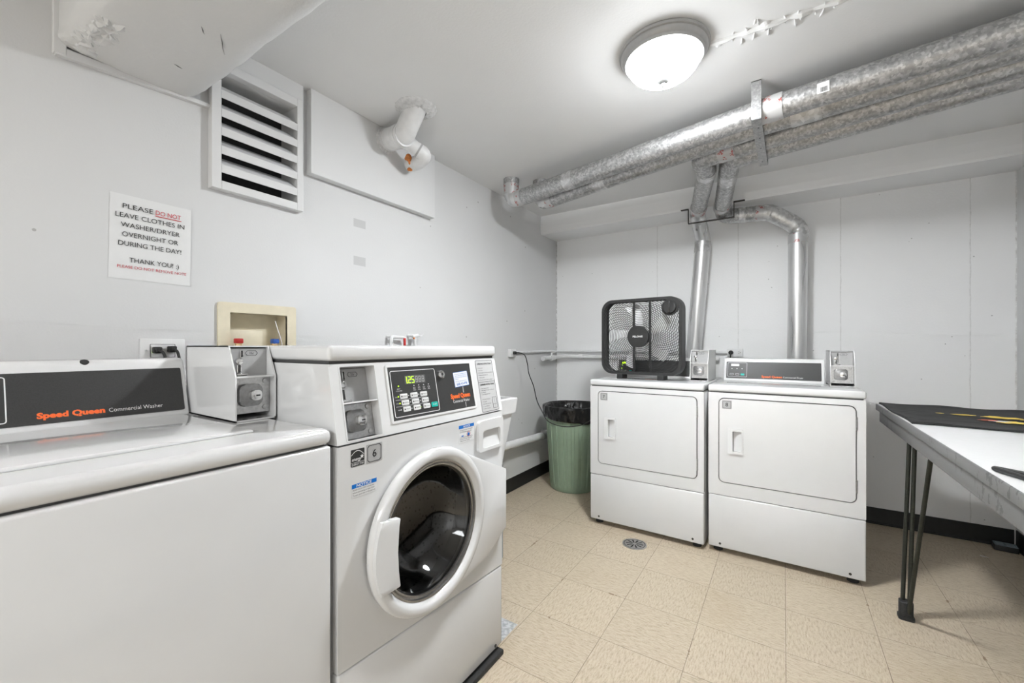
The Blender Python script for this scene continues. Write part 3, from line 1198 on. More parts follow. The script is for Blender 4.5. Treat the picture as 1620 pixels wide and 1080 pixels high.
# flange reaching to the hinge
arc = [(.222 * cos(R(72 - 140 * i / 24)), .222 * sin(R(72 - 140 * i / 24))) for i in range(25)]
outl = [(.10, -.2125), (.250, -.190), (.372, -.130), (.372, .085), (.345, .096), (.085, .2165)]
prism(bm, [fd.p(x, y, .001) for x, y in arc + outl], fd.n * .024, .0025, 2)
dr = part('door', bm, 'white_enamel', W6)
bm = B()
lathe(bm, fd, [(.199, .008), (.197, .017), (.192, .016), (.191, .009), (.187, .007), (.186, .012), (.182, .011), (.181, -.010), (.199, -.010)], 96, closed=True)
part('door_gasket', bm, 'brushed_steel', dr)
bm = B()
lathe(bm, fd, [(.184, .006), (.176, .003), (.168, -.012), (.150, -.055), (.120, -.085), (.08, -.098), (.04, -.103), (.001, -.105)], 72)
part('door_glass', bm, 'door_glass', dr)
bm = B()
lathe(bm, Fr((.90, dc_y, dc_z), UY, UZ), [(.20, .0), (.204, .020), (.196, .018), (.194, -.01), (.205, -.05)], 72)
part('boot_gasket', bm, 'black_rubber', W6)
bm = B()
lathe(bm, Fr((.90, dc_y, dc_z), UY, UZ), [(.206, -.04), (.24, -.06), (.24, -.40), (.001, -.40)], 64)
dm = part('drum', bm, 'drum_steel', W6)
bm = B()
for k in range(3):
    a = 2 * pi * k / 3 + .9
    c = V((.70, dc_y + .225 * cos(a), dc_z + .225 * sin(a)))
    tube(bm, [c + V((-.15, 0, 0)), c, c + V((.15, 0, 0))], [.03, .038, .02], 12)
part('drum_lifter', bm, 'brushed_steel', dm)
# handle plate wrapping the left of the ring
bm = B()
def hpoly(c):
    pts = []
    for i in range(11):
        a = R(180 - 24 + 48 * i / 10)
        pts.append((.232 * cos(a), .232 * sin(a)))
    out = pts
    inn = [(-.150, -.094), (-.158, -.05), (-.161, 0), (-.158, .045), (-.150, .086)]
    return [fd.p(x, y, c) for x, y in out + inn]
prism(bm, hpoly(.018), fd.n * .020, .004, 2)
part('door_handle', bm, 'white_plastic', dr)
bm = B()
fbox(bm, fd, -.228, -.214, -.012, .012, -.004, .004, .001)
part('latch', bm, 'black_plastic', dr)
for k, zz in enumerate((.66, .50)):
    bm = B()
    tube(bm, [(.930, -2.257, zz - .02), (.930, -2.257, zz + .02)], .007, 12)
    part('hinge', bm, 'white_plastic', dr)

# ------------------------------------------------------------------ dryers
def dryer(num, loc, rot, label, order):
    D = thing('dryer', label, 'dryer', loc, rot, None, local=True)
    W_, H, DP = .683, .93, .70
    f = Fr((-W_ / 2, 0, 0), UX, UZ)          # front plane, n = -Y
    bm = B()
    box(bm, (-W_ / 2, .018, .03), (W_ / 2, DP, .888), .004)
    part('cabinet', bm, 'white_enamel', D)
    bm = B()
    box(bm, (-W_ / 2 - .001, -.003, .893), (W_ / 2 + .001, DP, H), .010, 4)
    part('top', bm, 'white_enamel', D)
    bm = B()
    box(bm, (-W_ / 2 + .01, .006, .885), (W_ / 2 - .01, .3, .895))
    part('seam', bm, 'seam_dark', D)
    bm = B()
    box(bm, (-W_ / 2 + .006, .008, .30), (W_ / 2 - .006, .03, .335))
    part('seam', bm, 'seam_dark', D)
    # front panel with an opening for the door
    dx0, dx1, db0, db1 = .052, .648, .392, .860
    bm = B()
    cx, cy = (dx0 + dx1) / 2, (db0 + db1) / 2
    # outer outline with matching point count
    inn = rrect(dx1 - dx0, db1 - db0, .028, 6)
    ouw = rrect(W_ - .002, .888 - .322, .004, 6)
    ring_plate(bm, f, off(ouw, W_ / 2, (.888 + .322) / 2), off(inn, cx, cy), -.022, 0)
    part('front_panel', bm, 'white_enamel', D)
    bm = B()
    plate(bm, f, dx0 + .001, dx1 - .001, db0 + .001, db1 - .001, -.0176, -.0166, .027, 6)
    part('door_gasket', bm, 'seam_dark', D)
    hx, hy, hw, hh = dx0 + .084, .625, .074, .135
    dw, dh = dx1 - dx0 - .009, db1 - db0 - .009
    pocket = off(rrect(hw - .030, hh - .024, .005, 6), hx + .008, hy)
    bm = B()
    ring_plate(bm, f, off(rrect(dw, dh, .025, 6), cx, cy), pocket, -.015, .002)
    bmesh.ops.bevel(bm, geom=[e for e in bm.edges if all(abs(v.co.y + .002) < 1e-5 and (abs(v.co.x - (cx - W_ / 2)) > dw / 2 - .026 or abs(v.co.z - cy) > dh / 2 - .026) for v in e.verts) and len(e.link_faces) == 2 and e.calc_face_angle(0) > .5], offset=.0025, segments=2, profile=.5, affect='EDGES')
    dr = part('door', bm, 'white_enamel', D)
    bm = B()
    ring_plate(bm, f, off(rrect(hw, hh, .006, 6), hx, hy), pocket, .0015, .010)
    bmesh.ops.bevel(bm, geom=[e for e in bm.edges if all(abs(v.co.y + .010) < 1e-5 for v in e.verts) and len(e.link_faces) == 2 and e.calc_face_angle(0) > .5], offset=.002, segments=2, profile=.5, affect='EDGES')
    x0_, x1_ = hx + .008 - (hw - .030) / 2, hx + .008 + (hw - .030) / 2
    prism(bm, [f.p(x1_ - .0005, hy - hh / 2 + .012, -.0164), f.p(x1_ - .0005, hy - hh / 2 + .012, .006), f.p(x0_ + .001, hy - hh / 2 + .012, -.0155), f.p(x0_ + .001, hy - hh / 2 + .012, -.0164)], f.v * (hh - .024))
    part('handle', bm, 'white_plastic', dr)
    for b in (.775, .475):
        bm = B()
        tube(bm, [f.p(dx1 - .001, b - .032, .0015), f.p(dx1 - .001, b + .032, .0015)], .0042, 10)
        part('hinge', bm, 'brushed_steel', dr)
    bm = B()
    plate(bm, f, dx0 + .018, dx0 + .066, db1 - .060, db1 - .012, .0019, .0028, .003, 3)
    st = part('number_plate', bm, 'sticker_grey', dr, 'grey plate with number ' + num)
    bm = B()
    frame_rr(bm, f, dx0 + .022, dx0 + .062, db1 - .056, db1 - .016, .0015, .0028, .0032, .005, 3)
    txt(bm, f, num, dx0 + .042, db1 - .0455, .019, .013, 'C', bold=.012, c=.0033)
    part('number', bm, 'ink_black', st)
    # lower panel
    bm = B()
    box(bm, (-W_ / 2 + .001, -.002, .030), (W_ / 2 - .001, .02, .318), .006, 3)
    lp = part('lower_panel', bm, 'white_enamel', D)
    for a in (.06, W_ - .06):
        bm = B()
        disc(bm, f, a, .052, .006, .001, .004, 14)
        part('screw', bm, 'rust_dark', lp)
    for a in (.045, W_ - .045):
        for yy in (.05, DP - .06):
            bm = B()
            lathe(bm, Fr((a - W_ / 2, yy, 0), UX, UY), [(.001, 0), (.024, 0), (.024, .016), (.014, .02), (.012, .034), (.001, .034)], 18)
            part('foot', bm, 'black_rubber', D)
    # console
    cx0, cx1 = .036, .548
    prism(bm := B(), [V((cx0 - W_ / 2, .367, H - .001)), V((cx0 - W_ / 2, .407, 1.064)), V((cx0 - W_ / 2, .417, 1.070)), V((cx0 - W_ / 2, .50, 1.070)), V((cx0 - W_ / 2, .50, H - .001))][::-1], (cx1 - cx0, 0, 0), .006, 3)
    con = part('console', bm, 'white_enamel', D)
    g = Fr((-W_ / 2, .367, H), UX, V((0, .04, .134)))
    bm = B()
    plate(bm, g, cx0 + .014, cx1 - .014, .016, .122, -.001, .0014, .004)
    pn = part('console_panel', bm, 'panel_charcoal', con, 'black console panel')
    bm = B()
    frame_rr(bm, g, cx0 + .022, cx0 + .128, .026, .116, .0012, .0014, .0019, .004)
    for k in range(3):
        frame_rr(bm, g, cx0 + .034 + .03 * k, cx0 + .055 + .03 * k, .036, .047, .001, .0014, .0019, .003) if k < 2 else None
        disc(bm, g, cx0 + .045 + .028 * k, .078, .003, .0014, .0019, 8)
    txt(bm, g, 'Commercial Dryer', cx0 + .315, .026, .010, .098, c=.0021)
    part('panel_lettering', bm, 'key_grey', pn)
    bm = B()
    plate(bm, g, cx0 + .094, cx0 + .114, .036, .047, .0012, .003, .003)
    part('start_key', bm, 'teal_key', pn, 'teal start key')
    bm = B()
    txt(bm, g, 'Speed Queen', cx0 + .205, .026, .0125, .105, bold=.03, c=.0021)
    part('brand_lettering', bm, 'ink_orange', pn, 'orange brand lettering')
    bm = B()
    plate(bm, g, cx0 + .040, cx0 + .085, .094, .108, .0012, .002, .001)
    if num == '7':
        disc(bm, g, cx0 + .04, .06, .003, .0014, .0024, 8)
        disc(bm, g, cx0 + .04, .085, .003, .0014, .0024, 8)
    part('display', bm, 'led_green' if num == '7' else 'key_grey', pn)
    # coin box
    fb = Fr((.563 - W_ / 2, .230, H + .0005), UX, UZ)
    coin_box(D, fb, .104, .190, .110, .30, .040, 'white steel coin box')
    return D


dryer('8', (1.795, -.974, 0), R(-.3), 'white dryer with number 8 plate beside the table', 0)
dryer('7', (1.095, -.992, 0), R(-1.0), 'white dryer with number 7 plate under the black box fan', 1)

# ------------------------------------------------------------------ box fan
FAN = thing('box_fan', 'black square box fan standing on top of a dryer', 'fan', (1.030, -.790, .9302), R(-5), None, local=True)
FW, FH, FD = .530, .495, .080
zc = .030 + FH / 2
ff = Fr((0, -FD / 2, zc), UX, UZ)            # front plane, n = -Y
bm = B()
ring_plate(bm, ff, rrect(FW, FH, .075, 8), rrect(FW - .020, FH - .020, .066, 8), -FD, -.006)
ring_plate(bm, ff, rrect(FW, FH, .075, 8), rrect(FW - .036, FH - .036, .060, 8), -.010, .0)
ring_plate(bm, ff, rrect(FW, FH, .075, 8), rrect(FW - .036, FH - .036, .060, 8), -FD, -FD + .006)
part('housing', bm, 'black_plastic', FAN, ang=30)
def inside(x, y, hw, hh, r):
    ax, ay = abs(x), abs(y)
    if ax > hw or ay > hh:
        return False
    if ax > hw - r and ay > hh - r:
        return (ax - hw + r) ** 2 + (ay - hh + r) ** 2 < r * r
    return True
def rings_bm(c, step, r0, r1, rad, swirl=0):
    bm = B()
    k = 0
    r = r0
    while r < r1:
        n = 72 if r < .2 else 96
        run = []
        for i in range(n + 1):
            a = 2 * pi * i / n + .3
            x, y = r * cos(a), r * sin(a)
            if inside(x, y, FW / 2 - .012, FH / 2 - .012, .062):
                run.append(ff.p(x, y, c))
            else:
                if len(run) > 1:
                    tube(bm, run, rad, 4, False)
                run = []
        if len(run) > 1:
            tube(bm, run, rad, 4, False)
        r += step
    return bm
def spokes_bm(c, n, r0, rad, twist):
    bm = B()
    for i in range(n):
        a0 = 2 * pi * i / n
        run = []
        for k in range(16):
            r = r0 + (.34 - r0) * k / 15
            a = a0 + twist * (r - r0) / .3
            x, y = r * cos(a), r * sin(a)
            if inside(x, y, FW / 2 - .02, FH / 2 - .02, .055):
                run.append(ff.p(x, y, c))
        if len(run) > 1:
            tube(bm, run, rad, 4, False)
    return bm
part('front_grille', rings_bm(-.004, .0112, .068, .345, .0016), 'black_plastic', FAN)
part('rear_grille', spokes_bm(-FD + .004, 64, .06, .0015, 1.3), 'black_plastic', FAN)
bm = B()
for a0 in (-.046, .060):
    fbox(bm, ff, a0, a0 + .014, -FH / 2 + .012, FH / 2 - .012, -.014, -.005, .002)
for k in range(48):
    zz = -FH / 2 + .03 + k * .0094
    for a0 in (-.046, .060):
        fbox(bm, ff, a0 - .001, a0 + .015, zz, zz + .003, -.012, -.0035)
part('grille_strut', bm, 'black_plastic', FAN)
bm = B()
disc(bm, ff, -.010, 0, .070, -.012, .004, 48, .003)
hub = part('hub_cover', bm, 'black_plastic', FAN)
bm = B()
txt(bm, ff, 'PELONIS', -.010, -.005, .011, .066, 'C', bold=.02, c=.0046)
part('brand_lettering', bm, 'ink_white', hub)
bm = B()
disc(bm, ff, FW / 2 - .072, FH / 2 - .068, .051, -.012, .002, 40, .003)
plt = part('switch_plate', bm, 'black_plastic', FAN)
bm = B()
disc(bm, ff, FW / 2 - .072, FH / 2 - .068, .040, .002, .016, 36, .004)
fbox(bm, ff, FW / 2 - .078, FW / 2 - .066, FH / 2 - .104, FH / 2 - .032, .014, .022, .002)
part('switch_knob', bm, 'black_plastic', plt)
bm = B()
disc(bm, ff, -.010, 0, .055, -.070, -.026, 32)
mt = part('motor', bm, 'black_plastic', FAN)
bm = B()
for k in range(5):
    a0 = 2 * pi * k / 5 + .35
    ra = []
    for j in range(7):
        r = .05 + .165 * j / 6
        wd = .40 - .08 * j / 6
        row = []
        for i in range(6):
            a = a0 + wd * (i / 5 - .5) * 1.15 + .25 * j / 6
            c = -.046 + (i / 5 - .5) * (.030)
            row.append((r * cos(a) - .01, r * sin(a), c))
        ra.append(row)
    for side in (0, 1):
        gv = [[bm.verts.new(ff.p(x, y, c - .0015 * side)) for x, y, c in row] for row in ra]
        for j in range(6):
            for i in range(5):
                bm.faces.new((gv[j][i], gv[j + 1][i], gv[j + 1][i + 1], gv[j][i + 1]))
part('fan_blade', bm, 'blade_grey', mt, 'grey fan blades')
for sx_ in (-1, 1):
    bm = B()
    box(bm, (sx_ * .135 - .02, -FD / 2 - .004, 0), (sx_ * .135 + .02, FD / 2 + .004, .032), .004)
    part('foot', bm, 'black_plastic', FAN)

# ------------------------------------------------------------------ power cords and outlets
bm = B()
path = [(.045, -.790, 1.093), (.075, -.775, 1.094), (.115, -.760, 1.075), (.13, -.745, 1.01), (.135, -.73, .93), (.16, -.70, .83), (.19, -.70, .72), (.235, -.70, .64),
        (.29, -.712, .575), (.37, -.715, .548), (.46, -.71, .545), (.56, -.69, .565), (.65, -.66, .62), (.715, -.58, .66), (.738, -.40, .70), (.74, -.245, .75), (.80, -.20, .85), (.88, -.24, .94)]
tube(bm, smooth_path(path, 8), .0036, 8)
o = thing('power_cable', 'black cord hanging from the small wall outlet past the green bin', 'cord', (.03, -.79, 1.093))
part('cord', bm, 'black_rubber', o)
bm = B()
box(bm, (.0295, -.803, 1.080), (.054, -.777, 1.106), .006, 3)
part('plug', bm, 'black_rubber', o)

def surface_outlet(label, f, two, w_=.105, h=.066, dep=.028):
    t_ = thing('power_outlet', label, 'outlet', f.o)
    bm = B()
    fbox(bm, f, -w_ / 2, w_ / 2, -h / 2, h / 2, .0005, dep, .004)
    b = part('outlet_box', bm, 'white_plastic', t_)
    for a in two:
        bm = B()
        disc(bm, f, a, 0, .017, dep - .001, dep + .0015, 24)
        s_ = part('socket', bm, 'white_plastic', t_)
        bm = B()
        for q in (-.006, .006):
            fbox(bm, f, a - .0045, a + .0045, q - .0012, q + .0012, dep + .001, dep + .0019)
        disc(bm, f, a + .010, 0, .0025, dep + .001, dep + .0019, 10)
        part('socket_slots', bm, 'ink_black', s_)
    return t_
surface_outlet('small white outlet box on the left wall holding a black plug', Fr((0, -.79, 1.092), UY, UZ), (.0,), .082, .062)
surface_outlet('white double outlet on the back wall above the dryers', Fr((1.505, 0, 1.098), UX, UZ), (-.026, .026), .105, .060)
o = thing('power_cable', 'black plug and cord in the outlet behind the dryers', 'cord', (1.479, -.03, 1.098))
bm = B()
disc(bm, Fr((1.479, -.0300, 1.098), UX, UZ), 0, 0, .016, 0, .026, 18, .005)
part('plug', bm, 'black_rubber', o)
bm = B()
tube(bm, smooth_path([(1.479, -.054, 1.094), (1.479, -.066, 1.07), (1.476, -.07, .98), (1.47, -.08, .85), (1.46, -.11, .6)], 6), .0045, 8)
part('cord', bm, 'black_rubber', o)
# recessed outlet plate by the top-loader
f = Fr((0, -2.989, 1.118), UY, UZ)
PO = thing('outlet_plate', 'wide white wall plate with two black plugs behind the top-loading washer', 'outlet', f.o)
bm = B()
frame_rr(bm, f, -.0635, .0635, -.052, .052, .001, 0, .004, .004)
fbox(bm, f, -.063, .063, -.0515, .0515, 0, .006, .002)
part('plate', bm, 'white_plastic', PO)
bm = B()
frame_rr(bm, f, -.036, .034, -.012, .034, .0012, .006, .0072, .003)
part('socket_outline', bm, 'ink_black', PO)
bm = B()
disc(bm, f, -.047, .012, .0028, .006, .0075, 10)
part('screw', bm, 'brushed_steel', PO)
bm = B()
disc(bm, f, -.0285, .006, .0022, .006, .0075, 10)
part('indicator_light', bm, 'led_green', PO)
def plugcord(loc, pts, label):
    o = thing('power_cable', label, 'cord', loc)
    g = Fr(loc, UY, UZ)
    bm = B()
    fbox(bm, g, -.012, .012, -.011, .011, .0, .022, .004)
    fbox(bm, g, -.007, .007, -.007, .007, .020, .034, .003)
    part('plug', bm, 'black_rubber', o)
    bm = B()
    tube(bm, smooth_path(pts, 6), .0045, 8)
    part('cord', bm, 'black_rubber', o)
plugcord((.0074, -3.009, 1.131), [(.036, -3.009, 1.130), (.056, -3.004, 1.122), (.064, -2.999, 1.09), (.066, -2.998, 1.0), (.07, -2.99, .8)], 'black plug nearer the left edge in the wide wall plate')
plugcord((.0074, -2.968, 1.134), [(.036, -2.968, 1.133), (.056, -2.965, 1.125), (.066, -2.962, 1.09), (.07, -2.96, 1.0), (.07, -2.95, .8)], 'black plug beside the coin box in the wide wall plate')

# ------------------------------------------------------------------ washing machine outlet box
f = Fr((0, -2.6735, 1.205), UY, UZ)
WB = thing('washer_outlet_box', 'cream plastic recessed valve box on the left wall', 'outlet box', f.o)
bm = B()
k0 = .1505
ring_plate(bm, f, off(rrect(.301, .220, .010, 4), 0, 0), off(rrect(.221, .166, .004, 4), .001, -.012), 0, .012)
part('face_frame', bm, 'cream_plastic', WB)
bm = B()
a0, a1, b0, b1, dp = -.1095, .1115, -.095, .071, -.075
for pl_ in ([(a0, b0), (a1, b0)], [(a1, b0), (a1, b1)], [(a1, b1), (a0, b1)], [(a0, b1), (a0, b0)]):
    (xa, ya), (xb, yb) = pl_
    bm.faces.new([bm.verts.new(f.p(xa, ya, .011)), bm.verts.new(f.p(xb, yb, .011)), bm.verts.new(f.p(xb, yb, dp)), bm.verts.new(f.p(xa, ya, dp))])
flatrect(bm, f, a0, a1, b0, b1, dp)
part('recess', bm, 'cream_plastic', WB)
bm = B()
fbox(bm, f, -.108, .022, -.094, .004, -.074, -.012, .002)
part('inner_panel', bm, 'cream_plastic', WB)
for a, mt_, nm in ((-.088, 'valve_red', 'red'), (.050, 'valve_blue', 'blue')):
    bm = B()
    tube(bm, [f.p(a, -.09, .03), f.p(a, -.045, .03)], .012, 14)
    bo = part('valve', bm, 'brass', WB)
    bm = B()
    fbox(bm, f, a - .013, a + .013, -.050, -.030, .016, .044, .004)
    part('valve_handle', bm, mt_, bo, nm + ' valve handle')
bm = B()
tube(bm, smooth_path([f.p(.058, .045, .018), f.p(.066, .01, .022), f.p(.078, -.03, .024), f.p(.084, -.07, .024)], 6), .0018, 6)
part('drain_tube', bm, 'ink_white', WB, 'thin white tube')

# ------------------------------------------------------------------ taps behind the front-loader
TP = thing('hose_tap', 'white painted pipe with a red valve handle behind the front-loading washer', 'tap', (0, -1.97, 1.17))
bm = B()
tube(bm, fillet([(.035, -2.012, .9), (.035, -2.012, 1.196), (.035, -1.916, 1.193), (.035, -1.908, 1.0)], .012, 4), .0085, 10)
tube(bm, [(.0, -2.012, 1.196), (.04, -2.012, 1.196)], .009, 10)
part('pipe', bm, 'white_pipe_paint', TP)
bm = B()
box(bm, (.052, -1.944, 1.145), (.062, -1.931, 1.190), .003)
part('valve_handle', bm, 'valve_red', TP, 'red valve handle')
TP = thing('hose_tap', 'white painted pipe stub with a small lever behind the front-loading washer', 'tap', (0, -1.85, 1.17))
bm = B()
tube(bm, fillet([(.0, -1.862, 1.206), (.035, -1.858, 1.206), (.035, -1.842, 1.198), (.036, -1.832, 1.0)], .012, 4), .0085, 10)
tube(bm, [(.035, -1.86, 1.20), (.04, -1.82, 1.207)], .010, 10)
part('pipe', bm, 'white_pipe_paint', TP)
bm = B()
tube(bm, smooth_path([(.04, -1.822, 1.207), (.045, -1.80, 1.203), (.048, -1.788, 1.218)], 4), .004, 8)
part('lever', bm, 'white_pipe_paint', TP)
bm = B()
bmesh.ops.create_icosphere(bm, subdivisions=2, radius=.006, matrix=M.Translation((.046, -1.858, 1.190)))
part('rust_spot', bm, 'foam_orange', TP)

# ------------------------------------------------------------------ pipes along the back wall
PX = thing('water_pipe', 'thin white pipe running round the corner behind the dryers', 'pipe', (0, -.4, 1.1))
bm = B()
tube(bm, fillet([(.018, -.775, 1.098), (.018, -.022, 1.100), (1.0, -.022, 1.098), (1.45, -.022, 1.098)], .02, 4), .0105, 12)
part('pipe', bm, 'white_pipe_paint', PX)
PX = thing('water_pipe', 'white capped pipe with a small valve in the corner behind the bin', 'pipe', (0, -.2, 1.05))
bm = B()
tube(bm, fillet([(.055, -.345, 1.038), (.055, -.075, 1.046), (.12, -.040, 1.050), (.45, -.035, 1.050), (1.40, -.035, 1.047)], .05, 5), .0165, 12)
part('pipe', bm, 'white_pipe_paint', PX)
bm = B()
tube(bm, [(.055, -.352, 1.038), (.055, -.310, 1.039)], .022, 12)
tube(bm, [(.055, -.225, 1.041), (.055, -.155, 1.043)], .023, 12)
tube(bm, [(.055, -.20, 1.02), (.055, -.20, 1.015)], .012, 10)
tube(bm, [(.055, -.195, 1.042), (.055, -.195, 1.085)], .009, 10)
tube(bm, [(.25, -.035, 1.050), (.29, -.035, 1.050)], .022, 12)
part('fittings', bm, 'white_pipe_paint', PX)
bm = B()
tube(bm, smooth_path([(.055, -.195, 1.083), (.06, -.16, 1.088), (.06, -.12, 1.092)], 4), .005, 8)
part('lever', bm, 'white_pipe_paint', PX)
bm = B()
tube(bm, [(.055, -.357, 1.038), (.055, -.352, 1.038)], .020, 12)
part('end_cap', bm, 'plaster', PX)
for (x, yy) in ((.26, 0), (.85, 0)):
    bm = B()
    tube(bm, [(x, -.001, 1.075), (x, -.020, 1.05)], .006, 8)
    part('clip', bm, 'white_pipe_paint', PX)

DP_ = thing('drain_pipe', 'white waste pipe along the left wall near the floor by the bin', 'pipe', (.05, -.5, .375))
bm = B()
tube(bm, [(.07, -1.60, .420), (.07, -.40, .376)], .030, 20)
part('pipe', bm, 'white_pipe_paint', DP_)
bm = B()
tube(bm, [(.07, -.41, .377), (.07, -.345, .374)], .034, 20)
tube(bm, fillet([(.07, -.35, .374), (.07, -.30, .372), (.0, -.262, .370)], .03, 4), .033, 20)
part('coupling', bm, 'slot_grey', DP_)
bm = B()
tube(bm, [(.0, -.262, .370), (.012, -.262, .370)], .042, 20)
part('wall_collar', bm, 'white_pipe_paint', DP_)

# ------------------------------------------------------------------ utility sink
SK = thing('utility_sink', 'white plastic laundry sink on grey steel legs behind the washers', 'sink', (.31, -1.89, 0))
def rect(x0, x1, ya, yb, z):
    return [(x0, ya, z), (x1, ya, z), (x1, yb, z), (x0, yb, z)]
def loft(bm, loops, cap0=False, cap1=False):
    L = [[bm.verts.new(V(p)) for p in lp_] for lp_ in loops]
    for a, b in zip(L, L[1:]):
        k = len(a)
        for i in range(k):
            bm.faces.new((a[i], a[(i + 1) % k], b[(i + 1) % k], b[i]))
    if cap0: bm.faces.new(L[0][::-1])
    if cap1: bm.faces.new(L[-1])
    return bm
bm = B()
X0, X1, YA, YB = .03, .592, -2.16, -1.618
def ins(d, z):
    return rect(X0 + d, X1 - d, YA + d, YB - d, z)
loft(bm, [ins(.065, .478), ins(.021, .785), ins(.009, .785), ins(0, .862), ins(.006, .866), ins(.026, .866), ins(.030, .80), ins(.075, .50)], True, True)
part('tub', bm, 'white_plastic', SK, ang=20)
for (xx, yy) in ((X1 - .075, YB - .06), (X0 + .06, YB - .06), (X1 - .075, YA + .06), (X0 + .06, YA + .06)):
    bm = B()
    box(bm, (xx - .012, yy - .002, .0), (xx + .018, yy + .002, .50))
    box(bm, (xx + .014, yy - .026, .0), (xx + .018, yy + .002, .50))
    part('leg', bm, 'blue_grey_steel', SK, 'grey sheet steel leg')

# ------------------------------------------------------------------ bin and bag
bx, by = .365, -.415
fbn = Fr((bx, by, 0), UX, UY)
def flute(th, r, c):
    k = 22
    s = (th * k / (2 * pi)) % 1
    d = abs(s - .5) * 2
    g = max(0, min(1, (d - .55) / .2))
    zf = max(0, min(1, (c - .035) / .03)) * max(0, min(1, (.60 - c) / .03))
    return r - .013 * g * zf
bm = B()
prof = [(.001, .006), (.165, .006), (.176, .0), (.181, .006), (.184, .03), (.186, .05), (.188, .07), (.196, .2), (.205, .35), (.214, .5), (.219, .58), (.221, .61), (.226, .62), (.226, .655),
        (.219, .655), (.215, .60), (.178, .02), (.001, .02)]
lathe(bm, fbn, prof, 264, fn=flute)
solo('trash_can', bm, 'bin_green', 'green ribbed plastic trash can in the corner', 'trash can', (bx, by, 0))
bm = B()
def crinkle(th, r, c):
    k = 1 if r > .2 else .6
    return r + k * .008 * NZ.noise(V((cos(th) * 4, sin(th) * 4, c * 11))) + k * .007 * NZ.noise(V((cos(th) * 10, sin(th) * 11, c * 16 + 5)))
prof = [(.160, .20), (.170, .30), (.182, .45), (.190, .55), (.202, .62), (.214, .660), (.229, .674), (.240, .668), (.243, .652), (.243, .635), (.243, .612), (.241, .590), (.240, .570), (.235, .563)]
fine = []
for (a, b) in zip(prof, prof[1:]):
    for k in range(4):
        fine.append((a[0] + (b[0] - a[0]) * k / 4, a[1] + (b[1] - a[1]) * k / 4))
fine.append(prof[-1])
fine = [(.001, .19)] + fine
rg = lathe(bm, fbn, fine, 160, fn=crinkle)
for ring in rg[-10:]:
    for i, v in enumerate(ring):
        th = 2 * pi * i / 160
        v.co.z += .012 * NZ.noise(V((cos(th) * 2.2, sin(th) * 2.2, 3))) - .016 * cos(th)
solo('trash_bag', bm, 'bag_black', 'black plastic liner bag folded over the rim of the green trash can', 'trash bag', (bx, by, .17))

# ------------------------------------------------------------------ floor drain
fdn = Fr((1.087, -1.135, 0), UX, UY)
FDN = thing('floor_drain', 'round metal floor drain in front of the dryers', 'drain', (1.087, -1.135, 0))
bm = B()
lathe(bm, fdn, [(.001, .0006), (.068, .0006), (.068, .003), (.062, .0045), (.060, .003), (.050, .003), (.001, .003)], 48)
part('grate', bm, 'brushed_steel', FDN)
bm = B()
for k in range(10):
    a = 2 * pi * k / 10 + .2
    u = V((cos(a), sin(a), 0))
    v = V((-sin(a), cos(a), 0))
    g = Fr(fdn.o, u, v)
    flat(bm, g, [(.012, -.0025), (.048, -.0055), (.048, .0055), (.012, .0025)], .0035)
ring_plate(bm, fdn, [(.060 * cos(i * pi / 24), .060 * sin(i * pi / 24)) for i in range(48)], [(.057 * cos(i * pi / 24), .057 * sin(i * pi / 24)) for i in range(48)], .003, .0036)
part('grate_slots', bm, 'ink_black', FDN)

# ------------------------------------------------------------------ ceiling exhaust ducts
def duct(label, cat='duct', loc=(0, 0, 0)):
    return thing('exhaust_duct', label, cat, loc)
def seglen(p, q, s0, s1, r, n=28):
    """short sleeve between fractions s0..s1 of p-q"""
    bm = B()
    tube(bm, [lerp(p, q, s0), lerp(p, q, s1)], r, n)
    return bm
RD = .053
A0, A1, A2 = V((.23, -1.127, 2.150)), V((1.735, -1.380, 2.187)), V((2.914, -1.535, 2.185))
B0, B1, B2 = V((.385, -.985, 2.150)), V((1.735, -1.262, 2.187)), V((2.914, -1.424, 2.185))
C0, C1, C2 = V((1.455, -1.033, 2.187)), V((1.713, -1.083, 2.187)), V((2.914, -1.302, 2.185))
D0, D1, D2 = V((1.575, -.925, 2.187)), V((1.717, -.955, 2.187)), V((2.914, -1.195, 2.185))

DA_ = duct('galvanised duct nearest the lamp, rising into the ceiling at the left end', loc=(1.5, -1.34, 2.18))
dA = (A1 - A0).normalized()
bm = B(); tube(bm, [A0 + dA * .09, A1], RD, 40); part('pipe', bm, 'galvanised', DA_)
bm = B(); tube(bm, [A1 - (A2 - A1).normalized() * .02, A2], RD - .0015, 40); part('pipe', bm, 'galvanised', DA_)
bm = B(); tube(bm, fillet([(.23, -1.127, 2.255), A0, A0 + dA * .12], .075, 3), .051, 32); part('elbow', bm, 'aluminium_pipe', DA_, ang=14)
bm = B(); tube(bm, [(.23, -1.127, 2.190), (.23, -1.127, 2.268)], .0525, 32); part('tape_band', bm, 'printed_tape', DA_, 'printed foil tape')
bm = B(); tube(bm, [(.23, -1.127, 2.262), (.23, -1.127, CEIL + .002)], .0545, 32); part('collar', bm, 'galvanised', DA_)
bm = B(); tube(bm, [A0 + dA * .068, A0 + dA * .115], RD + .0012, 32); part('tape_band', bm, 'printed_tape', DA_, 'printed foil tape')
bm = B(); tube(bm, [lerp(A0, A1, .30), lerp(A0, A1, .345)], RD + .0014, 40); part('tape_band', bm, 'foil_tape', DA_, 'plain foil tape')
eA = (A2 - A1).normalized()
bm = B(); tube(bm, [A1 - dA * .02, A1 + eA * .075], RD + .0016, 40); part('tape_band', bm, 'printed_tape', DA_, 'printed foil tape')
